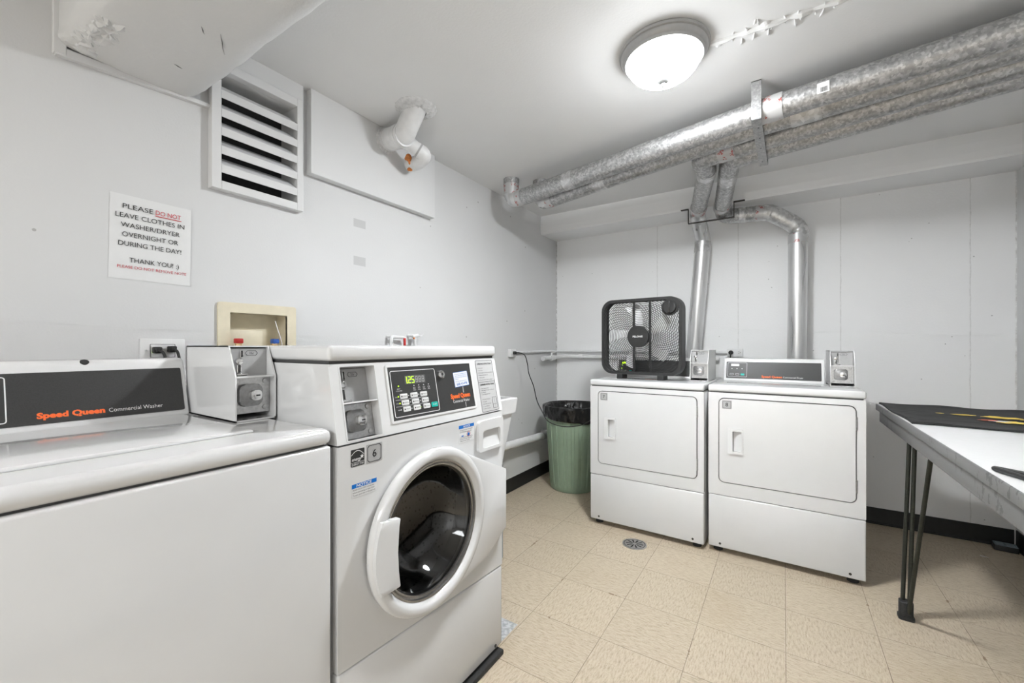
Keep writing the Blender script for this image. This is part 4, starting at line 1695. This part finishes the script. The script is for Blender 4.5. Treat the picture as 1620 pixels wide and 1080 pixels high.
# barcode label
ang = R(-10)
gL = Fr(A1 + eA * .215, eA, (UZ * cos(ang) - eA.cross(UZ) * 0).normalized())
side = eA.cross(UZ)       # towards the camera side
aL = R(22)
nn = (side * cos(aL) - UZ * sin(aL) * .3).normalized()
vv = nn.cross(eA).normalized()
gL = Fr(A1 + eA * .215 + nn * (RD + .0004), eA, vv if vv.z > 0 else -vv)
bm = B(); flatrect(bm, gL, -.020, .020, -.020, .020, .0004)
lb = part('label', bm, 'sticker_white', DA_, 'small white barcode label')
bm = B()
for k in range(8):
    flatrect(bm, gL, -.008 + k * .0028, -.0065 + k * .0028, -.016, .002, .001)
part('barcode', bm, 'ink_black', lb)

DB_ = duct('second galvanised duct from the lamp, rising behind the first into the ceiling', loc=(1.5, -1.21, 2.18))
dB = (B1 - B0).normalized()
bm = B(); tube(bm, [B0 + dB * .09, B1], RD, 40); part('pipe', bm, 'galvanised', DB_)
bm = B(); tube(bm, [B1 - (B2 - B1).normalized() * .02, B2], RD - .0015, 40); part('pipe', bm, 'galvanised', DB_)
bm = B(); tube(bm, fillet([(.385, -.985, 2.255), B0, B0 + dB * .12], .075, 3), .051, 32); part('elbow', bm, 'aluminium_pipe', DB_, ang=14)
bm = B(); tube(bm, [(.385, -.985, 2.250), (.385, -.985, CEIL + .002)], .056, 32); part('collar', bm, 'galvanised', DB_)
bm = B(); tube(bm, [B0 + dB * .068, B0 + dB * .115], RD + .0012, 32); part('tape_band', bm, 'printed_tape', DB_, 'printed foil tape')
bm = B(); tube(bm, [lerp(B0, B1, .33), lerp(B0, B1, .385)], RD + .0014, 40); part('tape_band', bm, 'foil_tape', DB_, 'plain foil tape')
eB = (B2 - B1).normalized()
bm = B(); tube(bm, [B1 + eB * .105, B1 + eB * .215], RD + .0016, 40); part('tape_band', bm, 'foil_tape', DB_, 'plain foil tape')

DC_ = duct('galvanised duct leading down to the dryer under the fan', loc=(1.4, -.6, 2.1))
c1, c2, c3, c4 = V((1.452, -.955, 2.172)), V((1.302, -.350, 2.108)), V((1.318, -.185, 2.045)), V((1.300, -.135, 1.93))
bm = B(); tube(bm, [C0 + (C1 - C0).normalized() * .05, C1], RD - .001, 36); part('pipe', bm, 'galvanised', DC_)
bm = B(); tube(bm, [C1, C2], RD - .002, 36); part('pipe', bm, 'galvanised', DC_)
bm = B(); tube(bm, fillet([C0 + (C1 - C0).normalized() * .07, V((1.415, -1.022, 2.186)), lerp(c1, c2, .12)], .075, 3), RD, 32); part('elbow', bm, 'galvanised', DC_, ang=14)
bm = B(); tube(bm, [lerp(c1, c2, .10), lerp(c1, c2, .98)], RD - .002, 36); part('pipe', bm, 'galvanised', DC_)
bm = B(); tube(bm, [lerp(c1, c2, .09), lerp(c1, c2, .19)], RD + .001, 36); part('tape_band', bm, 'foil_tape', DC_, 'plain foil tape')
bm = B(); tube(bm, fillet([lerp(c1, c2, .93), c2 + (c2 - c1).normalized() * .08, c4 + V((.003, .0, .02)), c4 - V((.003, 0, .04))], .09, 4), RD, 32); part('elbow', bm, 'aluminium_pipe', DC_, ang=13)
bm = B(); tube(bm, [lerp(c1, c2, .90), lerp(c1, c2, 1.0)], RD + .0015, 36); part('tape_band', bm, 'printed_tape', DC_, 'printed foil tape')
bm = B(); tube(bm, [c4 + V((.0, 0, -.03)), V((1.222, -.112, .97)), V((1.20, -.105, .60))], .054, 40); part('pipe', bm, 'aluminium_pipe', DC_, 'bare aluminium riser')
bm = B(); tube(bm, [c4 + V((.001, 0, .0)), c4 + V((-.006, .0, -.08))], .0555, 36); part('tape_band', bm, 'foil_tape', DC_, 'plain foil tape')
pC = V((1.66, 0, 0))
uC = (C2 - C1).normalized()
bm = B(); tube(bm, [C0 + (C1 - C0).normalized() * .065, C0 + (C1 - C0).normalized() * .145], RD + .0012, 36); part('tape_band', bm, 'printed_tape', DC_, 'printed foil tape')

DD_ = duct('galvanised duct bending right and down to the dryer beside the table', loc=(1.7, -.5, 2.1))
d1, d2 = V((1.548, -.850, 2.174)), V((1.453, -.340, 2.100))
bm = B(); tube(bm, [D0 + (D1 - D0).normalized() * .03, D1], RD - .001, 36); part('pipe', bm, 'galvanised', DD_)
bm = B(); tube(bm, [D1, D2], RD - .002, 36); part('pipe', bm, 'galvanised', DD_)
bm = B(); tube(bm, fillet([D0 + (D1 - D0).normalized() * .06, V((1.555, -.915, 2.186)), lerp(d1, d2, .12)], .07, 3), RD, 32); part('elbow', bm, 'galvanised', DD_, ang=14)
bm = B(); tube(bm, [lerp(d1, d2, .10), lerp(d1, d2, .98)], RD - .002, 36); part('pipe', bm, 'galvanised', DD_)
bm = B(); tube(bm, [lerp(d1, d2, .08), lerp(d1, d2, .27)], RD + .001, 36); part('tape_band', bm, 'foil_tape', DD_, 'plain foil tape')
bm = B(); tube(bm, [lerp(d1, d2, .90), lerp(d1, d2, 1.0)], RD + .0015, 36); part('tape_band', bm, 'printed_tape', DD_, 'printed foil tape')
e1, e2, e3, e4, e5 = V((1.455, -.225, 2.068)), V((1.575, -.200, 2.066)), V((1.700, -.185, 2.064)), V((1.860, -.140, 1.975)), V((1.890, -.125, 1.86))
bm = B(); tube(bm, fillet([lerp(d1, d2, .95), e1, e2], .09, 4), RD, 32); part('elbow', bm, 'galvanised', DD_, ang=14)
bm = B(); tube(bm, [lerp(e1, e2, .75), e3], RD - .001, 36); part('pipe', bm, 'galvanised', DD_)
bm = B(); tube(bm, [lerp(e1, e2, .72), lerp(e1, e2, 1.05)], RD + .001, 36); part('tape_band', bm, 'foil_tape', DD_, 'plain foil tape')
bm = B(); tube(bm, [lerp(e2, e3, .55), lerp(e2, e3, 1.05)], RD + .0012, 36); part('tape_band', bm, 'printed_tape', DD_, 'printed foil tape')
fl = fillet([lerp(e2, e3, .9), e3 + V((.03, .004, -.002)), e4, V((1.90, -.125, 1.93)), e5 - V((0, 0, .02))], .08, 4)
bm = B(); tube(bm, fl, [RD + .001 + .002 * (i % 2) for i in range(len(fl))], 32); part('elbow', bm, 'foil_tape', DD_, 'taped segmented elbow', ang=13)
bm = B(); tube(bm, [e5 + V((0, 0, .04)), e5 - V((0, 0, .02))], .0575, 36); part('tape_band', bm, 'printed_tape', DD_, 'printed foil tape')
bm = B(); tube(bm, [e5, V((1.884, -.112, 1.0)), V((1.884, -.105, .60))], .0555, 40); part('pipe', bm, 'aluminium_pipe', DD_, 'bare aluminium riser')

# straps
HG = thing('pipe_strap', 'long galvanised strap holding the four ducts under the ceiling', 'bracket', (1.70, -1.43, CEIL))
bm = B()
box(bm, (1.690, -1.442, CEIL - .0035), (1.728, -1.408, CEIL - .0003))
box(bm, (1.690, -1.442, 2.128), (1.728, -1.4385, CEIL - .0005))
prism(bm, [V((1.690, -1.442, 2.1275)), V((1.728, -1.442, 2.1275)), V((1.738, -.89, 2.1275)), V((1.700, -.89, 2.1275))], (0, 0, .0035))
box(bm, (1.700, -.8935, 2.128), (1.738, -.890, CEIL - .0003))
part('strap', bm, 'galvanised_strap', HG)
bm = B()
disc(bm, Fr((1.709, -1.424, CEIL - .0036), UX, -UY), 0, 0, .005, 0, .002, 10)
for yy in (-1.36, -1.25, -1.13, -.95):
    disc(bm, Fr((1.714, yy, 2.1274), UX, -UY), 0, 0, .0035, 0, .0008, 10)
part('bolt_hole', bm, 'ink_black', HG)
HG = thing('pipe_strap', 'small dark strap under the duct elbows at the beam', 'bracket', (1.38, -.30, 2.138))
bm = B()
w_ = .026
def bar(a, b, th=.004):
    a, b = V(a), V(b)
    d = (b - a).normalized()
    s_ = V((0, 1, 0)) * w_ / 2
    nrm = d.cross(s_).normalized() * th / 2
    prism(bm, [a - s_ - nrm, a + s_ - nrm, a + s_ + nrm, a - s_ + nrm], b - a)
yb = -.318
bar((1.182, yb, 2.134), (1.234, yb, 2.134))
bar((1.232, yb, 2.136), (1.232, yb, 2.030))
bar((1.231, yb, 2.030), (1.526, yb, 2.030))
bar((1.524, yb, 2.028), (1.524, yb, 2.136))
bar((1.523, yb, 2.134), (1.590, yb, 2.134))
part('strap', bm, 'rust_dark', HG)

# ------------------------------------------------------------------ ceiling lamp
LX, LY = 1.415, -1.85
fl = Fr((LX, LY, CEIL), UX, -UY)         # n points down
LT = thing('ceiling_light', 'round flush ceiling light with a glowing white glass bowl', 'ceiling light', (LX, LY, CEIL))
bm = B()
lathe(bm, fl, [(.02, .0003), (.165, .0003), (.168, .006), (.166, .013), (.160, .015), (.160, .020), (.156, .028), (.150, .033), (.149, .038), (.145, .043), (.141, .043), (.138, .038), (.02, .010)], 80)
part('rim', bm, 'nickel_rim', LT)
bm = B()
lathe(bm, fl, [(.139, .034), (.1395, .040), (.136, .050), (.127, .068), (.111, .085), (.090, .099), (.064, .109), (.034, .115), (.006, .117), (.001, .117)], 80)
part('glass_bowl', bm, 'lamp_glass', LT)
bm = B()
lathe(bm, fl, [(.001, .114), (.022, .114), (.0235, .120), (.016, .127), (.009, .130), (.010, .136), (.006, .142), (.001, .143)], 24)
part('finial', bm, 'finial_metal', LT)

# ------------------------------------------------------------------ canvas-wrapped duct at upper left
CD = thing('wrapped_duct', 'large canvas-wrapped duct leaving the left wall under the ceiling', 'duct', (0, -3.04, 2.16))
bm = B()
ya, yb_, zb = -3.235, -2.862, 2.036
pr = []
for i in range(9):
    a = R(180 + 90 * i / 8); pr.append((ya + .045 + .045 * cos(a), zb + .045 + .045 * sin(a)))
for i in range(1, 8):
    s_ = i / 8
    pr.append((ya + .045 + (yb_ - ya - .130) * s_, zb - .006 * sin(pi * s_)))
for i in range(9):
    a = R(270 + 90 * i / 8); pr.append((yb_ - .085 + .085 * cos(a), zb + .09 + .09 * sin(a)))
pr.append((yb_ - .004, CEIL - .001))
pr.insert(0, (ya + .002, CEIL - .001))
loops = []
nx = 44
for i in range(nx + 1):
    x = .012 + (XR - .013 - .012) * (i / nx) ** 1.6
    lp_ = []
    for (yy, zz) in pr:
        k = .006 * NZ.noise(V((x * 3, yy * 9, zz * 9))) + .0035 * NZ.noise(V((x * 14, yy * 30, zz * 30)))
        if zz > CEIL - .01:
            k = 0
        cr = max(0, 1 - x / .16) * max(0, 1 - abs(yy - ya) / .09)
        k -= cr * .030 * abs(NZ.noise(V((x * 40, yy * 40, zz * 40))))
        dy = -1 if yy < (ya + yb_) / 2 else 1
        lp_.append((x, yy - dy * 0 + (k if dy < 0 else -k) * .8, zz + k if zz < CEIL - .01 else zz))
    loops.append(lp_)
loft(bm, loops)
part('canvas_wrap', bm, 'canvas_paint', CD, ang=60)
bm = B()
box(bm, (.0, ya - .016, 2.008), (.020, ya + .012, CEIL - .001), .002, 1)
prism(bm, [V((0, ya - .010, 2.004)), V((0, yb_ + .012, 2.034)), V((0, yb_ + .012, 2.046)), V((0, ya - .010, 2.030))], (.018, 0, 0))
part('wall_flange', bm, 'trim_paint', CD)
bm = B()
for i in range(46):
    x = random.uniform(.015, .26)
    yy = ya + .012 + abs(random.gauss(0, .020)) + x * .12
    rr = random.uniform(.007, .019)
    c = V((x, yy, zb + .004 - .004 * random.random() + max(0, .045 - (yy - ya)) * .5))
    m0 = len(bm.verts)
    r_ = bmesh.ops.create_icosphere(bm, subdivisions=2, radius=rr, matrix=M.Translation(c) @ M.Rotation(random.uniform(0, 3), 4, 'Z') @ M.Diagonal((1.5, .7, .75, 1)))
    for v in r_['verts']:
        v.co += V((NZ.noise(v.co * 90), NZ.noise(v.co * 90 + V((5, 0, 0))), NZ.noise(v.co * 90 + V((0, 9, 0))))) * .007
part('torn_plaster', bm, 'canvas_paint', CD)
for (p, q) in (((.47, -3.00), (.385, -2.955)), ((.205, -3.02), (.20, -3.0)), ((.455, -3.04), (.43, -3.025))):
    bm = B()
    pts = [lerp(V((p[0], p[1], zb - .0062)), V((q[0], q[1], zb - .0062)), k / 6) + V((random.uniform(-.0015, .0015), random.uniform(-.0015, .0015), 0)) for k in range(7)]
    tube(bm, pts, [.0003, .0007, .0010, .0012, .0009, .0006, .0003], 5)
    part('canvas_tear', bm, 'canvas_crack', CD)

# ------------------------------------------------------------------ louvred vent
f = Fr((0, 0, 0), UY, UZ)
VT = thing('louvre_vent', 'white louvred wall vent beside the wrapped duct', 'vent', (0, -2.68, 1.98))
bm = B()
vy0, vy1, vz0, vz1 = -2.853, -2.502, 1.738, 2.224
oy0, oy1, oz0, oz1 = -2.821, -2.529, 1.770, 2.190
for (a0, a1, b0, b1) in ((vy0, oy0, vz0, vz1), (oy1, vy1, vz0, vz1), (oy0, oy1, vz0, oz0), (oy0, oy1, oz1, vz1)):
    box(bm, (.0, a0, b0), (.034, a1, b1), .0015, 1)
part('frame', bm, 'trim_paint', VT)
bm = B()
for (a0, a1, b0, b1) in ((oy0 - .003, oy0, oz0 - .003, oz1 + .003), (oy1, oy1 + .003, oz0 - .003, oz1 + .003), (oy0, oy1, oz0 - .003, oz0), (oy0, oy1, oz1, oz1 + .003)):
    box(bm, (-.10, a0, b0), (.001, a1, b1))
part('sleeve', bm, 'trim_paint', VT)
bm = B()
box(bm, (-.102, oy0, oz0), (-.098, oy1, oz1))
part('dark_backing', bm, 'vent_dark', VT)
for k in range(5):
    zt = 2.113 - .0705 * k
    bm = B()
    prism(bm, [V((.034, oy0, zt)), V((.034, oy0, zt - .030)), V((.031, oy0, zt - .030)), V((.031, oy0, zt - .004)), V((-.030, oy0, zt + .042)), V((-.030, oy0, zt + .046))], (0, oy1 - oy0, 0))
    part('slat', bm, 'trim_paint', VT, smooth=False)

# ------------------------------------------------------------------ note on the wall
f = Fr((.0006, -3.0175, 1.502), UY * cos(R(.8)) - UZ * sin(R(.8)), UZ * cos(R(.8)) + UY * sin(R(.8)))
NT_ = thing('paper_notice', 'white printed paper notice taped to the left wall', 'notice', f.o)
bm = B()
gv = []
nw, nh = 12, 14
for j in range(nh + 1):
    row = []
    for i in range(nw + 1):
        x, y = -.109 + .218 * i / nw, -.138 + .276 * j / nh
        row.append(bm.verts.new(f.p(x, y, .0006 + .003 * max(0, i / nw - .8) * 5 * (1 if j > 2 else .5))))
    gv.append(row)
for j in range(nh):
    for i in range(nw):
        bm.faces.new((gv[j][i], gv[j][i + 1], gv[j + 1][i + 1], gv[j + 1][i]))
sh = part('sheet', bm, 'paper', NT_)
bm = B()
yv = .0935
c_ = .0030
txt(bm, f, 'PLEASE', -.078, yv, .0155, .079, c=c_)
for i, (s_, w_) in enumerate((('LEAVE CLOTHES IN', .184), ('WASHER/DRYER', .158), ('OVERNIGHT OR', .150), ('DURING THE DAY!', .168))):
    txt(bm, f, s_, -.003, .0625 - .0305 * i, .0155, w_, 'C', c=c_)
txt(bm, f, 'THANK YOU! :)', .008, -.0815, .0155, .134, 'C', c=c_)
part('black_lettering', bm, 'ink_black', sh)
bm = B()
txt(bm, f, 'DO NOT', .0075, yv, .0155, .071, c=c_)
flatrect(bm, f, .006, .080, yv - .006, yv - .0035, c_)
txt(bm, f, 'PLEASE DO NOT REMOVE NOTE', .004, -.1025, .0093, .186, 'C', c=c_)
part('red_lettering', bm, 'ink_red', sh)

# ------------------------------------------------------------------ PVC drain at the ceiling
PV = thing('drain_pipe', 'white plastic drain elbow coming out of the wall panel into the ceiling', 'pipe', (.04, -2.05, 2.24))
p0, p1, p2 = V((.040, -2.050, 2.236)), V((.190, -2.075, 2.212)), V((.360, -2.110, 2.345))
bm = B(); tube(bm, [p0, lerp(p0, p1, 1.15)], .056, 32); part('tee', bm, 'pvc_white', PV)
bm = B(); tube(bm, [lerp(p0, p1, .22), lerp(p0, p1, .30)], .058, 32); part('ridge', bm, 'pvc_white', PV)
bm = B(); tube(bm, [lerp(p0, p1, .80), lerp(p0, p1, 1.02)], .059, 32); part('hub', bm, 'pvc_white', PV)
bm = B(); tube(bm, fillet([lerp(p0, p1, .9), p1 + V((.02, -.003, 0)), lerp(p1, p2, .98)], .06, 5), .052, 32); part('elbow', bm, 'pvc_white', PV)
b0, b1, b2, b3 = V((.165, -2.055, 2.215)), V((.215, -1.965, 2.160)), V((.150, -1.925, 2.140)), V((.075, -1.915, 2.150))
bm = B(); tube(bm, [b0, lerp(b0, b1, .85)], .036, 24); part('branch', bm, 'pvc_white', PV)
bm = B(); tube(bm, [lerp(b0, b1, .80), lerp(b0, b1, .88)], .0385, 24); part('coupling_band', bm, 'slot_grey', PV)
bm = B(); tube(bm, fillet([lerp(b0, b1, .75), b1 + V((.01, .02, -.005)), b2, b3], .05, 5), .037, 24); part('branch_elbow', bm, 'pvc_white', PV)
def crumble(bm, f, r0, r1, th, n=48, seed=0):
    rings = []
    for k, (r, c) in enumerate(((r0, .0), (r0 * .98, th), ((r0 + r1) / 2, th * .9), (r1, .0))):
        rings.append([bm.verts.new(f.p((r + .012 * NZ.noise(V((i * .7, k * 2 + seed, 1)))) * cos(2 * pi * i / n), (r + .012 * NZ.noise(V((i * .9, k * 3 + seed, 4)))) * sin(2 * pi * i / n),
                                       max(0, c + (.010 * NZ.noise(V((i * .8, k + seed, 9))) if 0 < k < 3 else 0)))) for i in range(n)])
    for a, b in zip(rings, rings[1:]):
        for i in range(n):
            bm.faces.new((a[i], a[(i + 1) % n], b[(i + 1) % n], b[i]))
    return bm
bm = B(); crumble(bm, Fr((.315, -2.10, CEIL), UX, -UY), .050, .100, .020, 48, 3); part('plaster_collar', bm, 'plaster', PV, 'broken plaster round the pipe')
bm = B(); crumble(bm, Fr((.040, -2.050, 2.236), UY, UZ), .052, .068, .018, 48, 8); part('plaster_collar', bm, 'plaster', PV, 'broken plaster round the pipe')
bm = B()
for k in range(9):
    c = V((.10 + random.uniform(-.02, .05), -1.945 + random.uniform(-.02, .02), 2.135 + random.uniform(-.02, .035)))
    bmesh.ops.create_icosphere(bm, subdivisions=2, radius=random.uniform(.008, .017), matrix=M.Translation(c))
part('foam_lump', bm, 'foam_orange', PV, 'orange foam sealant')

# ------------------------------------------------------------------ folding table
TX0, TX1, TY0, TY1, TZ = 2.228, 2.900, -2.85, -.560, .832
TB = thing('folding_table', 'white-topped folding table with grey metal edge on the right', 'table', (2.56, -1.5, 0))
bm = B()
box(bm, (TX0 + .004, TY0 + .004, TZ - .012), (TX1 - .004, TY1 - .004, TZ), .001, 1)
part('tabletop', bm, 'laminate_white', TB)
bm = B()
def rim(x0, x1, ya, yb, z0, z1, th):
    for (a, b) in (((x0, ya), (x0 + th, yb)), ((x1 - th, ya), (x1, yb)), ((x0 + th, ya), (x1 - th, ya + th)), ((x0 + th, yb - th), (x1 - th, yb))):
        box(bm, (a[0], a[1], z0), (b[0], b[1], z1), .003, 2)
rim(TX0, TX1, TY0, TY1, TZ - .032, TZ + .001, .008)
part('edge_rail', bm, 'rail_steel', TB, 'grey metal edge band')
bm = B()
rim(TX0 + .010, TX1 - .010, TY0 + .04, TY1 - .04, TZ - .090, TZ - .030, .020)
part('apron', bm, 'rail_steel', TB, 'scuffed grey metal apron')
for sx_, sy_ in ((0, 1), (1, 1), (0, 0), (1, 0)):
    fx_ = TX0 + .012 if sx_ == 0 else TX1 - .012
    fy_ = -1.162 if sy_ else -2.60
    sg = 1 if sx_ == 0 else -1
    ft = V((fx_, fy_, 0))
    lg = B()
    tops = [(fx_ + .014 * sg, fy_ + .010), (fx_ + .028 * sg, fy_ - .004), (fx_ + .010 * sg, fy_ - .330 if sy_ else fy_ + .10)]
    offs = [(-.010 * sg, .010), (.010 * sg, .000), (.006 * sg, -.012)]
    for (tx_, ty_), (ox, oy) in zip(tops, offs):
        tube(lg, [ft + V((ox, oy, .02)), V((tx_, ty_, TZ - .035))], .0075, 12)
    L_ = part('leg', lg, 'dark_green_black', TB, 'dark metal rod leg')
    cp = B()
    g = Fr(ft, UX, UY)
    plate(cp, g, -.026, .026, -.026, .026, 0, .012, .012, 5, .003)
    plate(cp, g, -.022, .022, -.023, .023, .010, .072, .012, 5, .003)
    part('foot_cap', cp, 'black_rubber', L_)

# black cloth with a print
SH = thing('folded_shirt', 'black cloth with a yellow and red print lying on the table', 'clothing', (2.56, -.92, TZ + .001))
bm = B()
nu, nv = 36, 30
top_, bot = [], []
for j in range(nv + 1):
    rt, rb = [], []
    for i in range(nu + 1):
        s_, q = i / nu, j / nv
        x = 2.240 + .640 * s_ + .004 * sin(q * 9)
        y = -1.262 - .03 * s_ + .68 * q + .008 * sin(s_ * 11) * (1 if j in (0, nv) else .5) + (.02 * q * (1 - s_))
        e = min(i, nu - i, j, nv - j)
        h = .004 + (.007 if e < 2 else .0) * (.6 + .4 * sin(s_ * 14 + q * 9)) + .0025 * NZ.noise(V((x * 9, y * 14, 0)))
        rt.append(bm.verts.new((x, y, TZ + .0015 + h)))
        rb.append(bm.verts.new((x, y, TZ + .0013)))
    top_.append(rt); bot.append(rb)
for j in range(nv):
    for i in range(nu):
        bm.faces.new((top_[j][i], top_[j][i + 1], top_[j + 1][i + 1], top_[j + 1][i]))
        bm.faces.new((bot[j][i + 1], bot[j][i], bot[j + 1][i], bot[j + 1][i + 1]))
def sk(a, b):
    for i in range(len(a) - 1):
        bm.faces.new((a[i], a[i + 1], b[i + 1], b[i]))
sk(top_[0], bot[0]); sk(bot[-1], top_[-1])
sk([r[0] for r in bot], [r[0] for r in top_]); sk([r[-1] for r in top_], [r[-1] for r in bot])
part('cloth', bm, 'black_cloth', SH, ang=60)
def blob(bm, cx, cy, L, W_, rot, seed, z):
    n = 26
    g = Fr((cx, cy, z), V((cos(rot), sin(rot), 0)), V((-sin(rot), cos(rot), 0)))
    pts = []
    for i in range(n):
        a = 2 * pi * i / n
        k = 1 + .45 * NZ.noise(V((cos(a) * 2.3 + seed, sin(a) * 2.3, seed * 1.7)))
        pts.append((L * cos(a) * k, W_ * sin(a) * k))
    c = bm.verts.new(g.p(0, 0))
    vs = [bm.verts.new(g.p(x, y)) for x, y in pts]
    for i in range(n):
        bm.faces.new((c, vs[i], vs[(i + 1) % n]))
zp = TZ + .0105
for i, q in enumerate(((2.470, -0.915, 0.040, 0.018, 0.10), (2.580, -0.935, 0.063, 0.033, -0.10), (2.570, -1.080, 0.046, 0.038, 0.30), (2.630, -1.125, 0.040, 0.045, 0.50), (2.670, -0.965, 0.046, 0.038, 0.00), (2.400, -0.905, 0.014, 0.009, 0.00), (2.700, -1.165, 0.034, 0.045, 0.40))):
    bm = B()
    blob(bm, *q, i * 3.1, zp)
    part('yellow_print', bm, 'cloth_yellow', SH)
for i, q in enumerate(((2.505, -1.055, 0.029, 0.015, 0.20), (2.610, -1.145, 0.040, 0.012, 0.50), (2.660, -1.045, 0.046, 0.015, 0.20), (2.690, -0.925, 0.034, 0.018, 0.20))):
    bm = B()
    blob(bm, *q, 20 + i * 2.3, zp + .0008)
    part('red_print', bm, 'cloth_red', SH)
for i, q in enumerate(((2.535, -1.065, 0.034, 0.018, 0.00), (2.650, -0.995, 0.029, 0.015, 0.10), (2.680, -1.085, 0.034, 0.030, 0.30))):
    bm = B()
    blob(bm, *q, 40 + i * 2.9, zp + .0004)
    part('white_print', bm, 'cloth_white', SH)

# hanger
HN = thing('clothes_hanger', 'black clothes hanger with a metal clip on the near part of the table', 'hanger', (2.30, -2.15, TZ + .001))
bm = B()
zt = TZ + .0075
t0 = V((2.246, -2.005, zt))
t1 = t0 + V((.36, -.93, 0)).normalized() * .40
ap = lerp(t0, t1, .5) + V((.93, .36, 0)).normalized() * .11
tube(bm, fillet([lerp(t0, t1, .5), t0 + V((-.002, .004, 0)), ap], .02, 5), .0062, 10)
tube(bm, fillet([lerp(t0, t1, .5), t1, ap], .02, 5), .0062, 10)
part('frame', bm, 'black_plastic', HN)
bm = B()
d = V((.93, .36, 0)).normalized()
s_ = V((-.36, .93, 0)).normalized()
tube(bm, smooth_path([ap, ap + d * .03, ap + d * .05 + s_ * .018, ap + d * .075 + s_ * .006, ap + d * .07 - s_ * .018], 5), .0022, 8)
part('hook', bm, 'chrome', HN)
bm = B()
cpt = lerp(t0, ap, .28)
box(bm, (cpt.x - .008, cpt.y - .010, TZ + .0012), (cpt.x + .008, cpt.y + .010, TZ + .016), .003)
part('clip', bm, 'chrome', HN)

# small box on the floor in the corner
bm = B()
DV = thing('floor_box', 'small flat black box with a pale blue-grey top in the right corner', 'box', (2.855, -.05, 0))
g = Fr((2.852, -.060, 0), V((1, -.10, 0)), V((.10, 1, 0)))
plate(bm, g, -.046, .046, -.034, .034, .0003, .030, .006, 4, .002)
part('case', bm, 'black_plastic', DV)
bm = B()
plate(bm, g, -.044, .044, -.032, .032, .030, .0312, .005, 4)
tp_ = part('top_label', bm, 'device_glass', DV, 'pale blue-grey top label')
bm = B()
flatrect(bm, g, -.036, -.006, -.022, .022, .0316)
flatrect(bm, g, .002, .036, -.022, .022, .0316)
part('label_print', bm, 'blue_grey_steel', tp_)

bm = B()
gv = [bm.verts.new(p) for p in ((2.705, -.240, .0012), (2.735, -.252, .004), (2.740, -.240, .0015), (2.710, -.228, .003))]
bm.faces.new(gv)
bmesh.ops.solidify(bm, geom=bm.faces[:], thickness=.0006)
solo('paper_scrap', bm, 'paper', 'tiny white scrap of paper on the floor near the right wall', 'paper', (2.72, -.24, 0))

# ------------------------------------------------------------------ repeats share a group
GROUPS = {'dryer': 'dryers along the back wall', 'exhaust_duct': 'galvanised dryer ducts under the ceiling', 'pipe_strap': 'straps holding the ducts',
          'power_outlet': 'small white wall outlets', 'power_cable': 'black power cables', 'hose_tap': 'painted taps behind the front-loading washer',
          'water_pipe': 'white water pipes in the back corner'}
for o in C.objects:
    g = GROUPS.get(o.name.split('.')[0])
    if g and o.parent is None:
        o['group'] = g
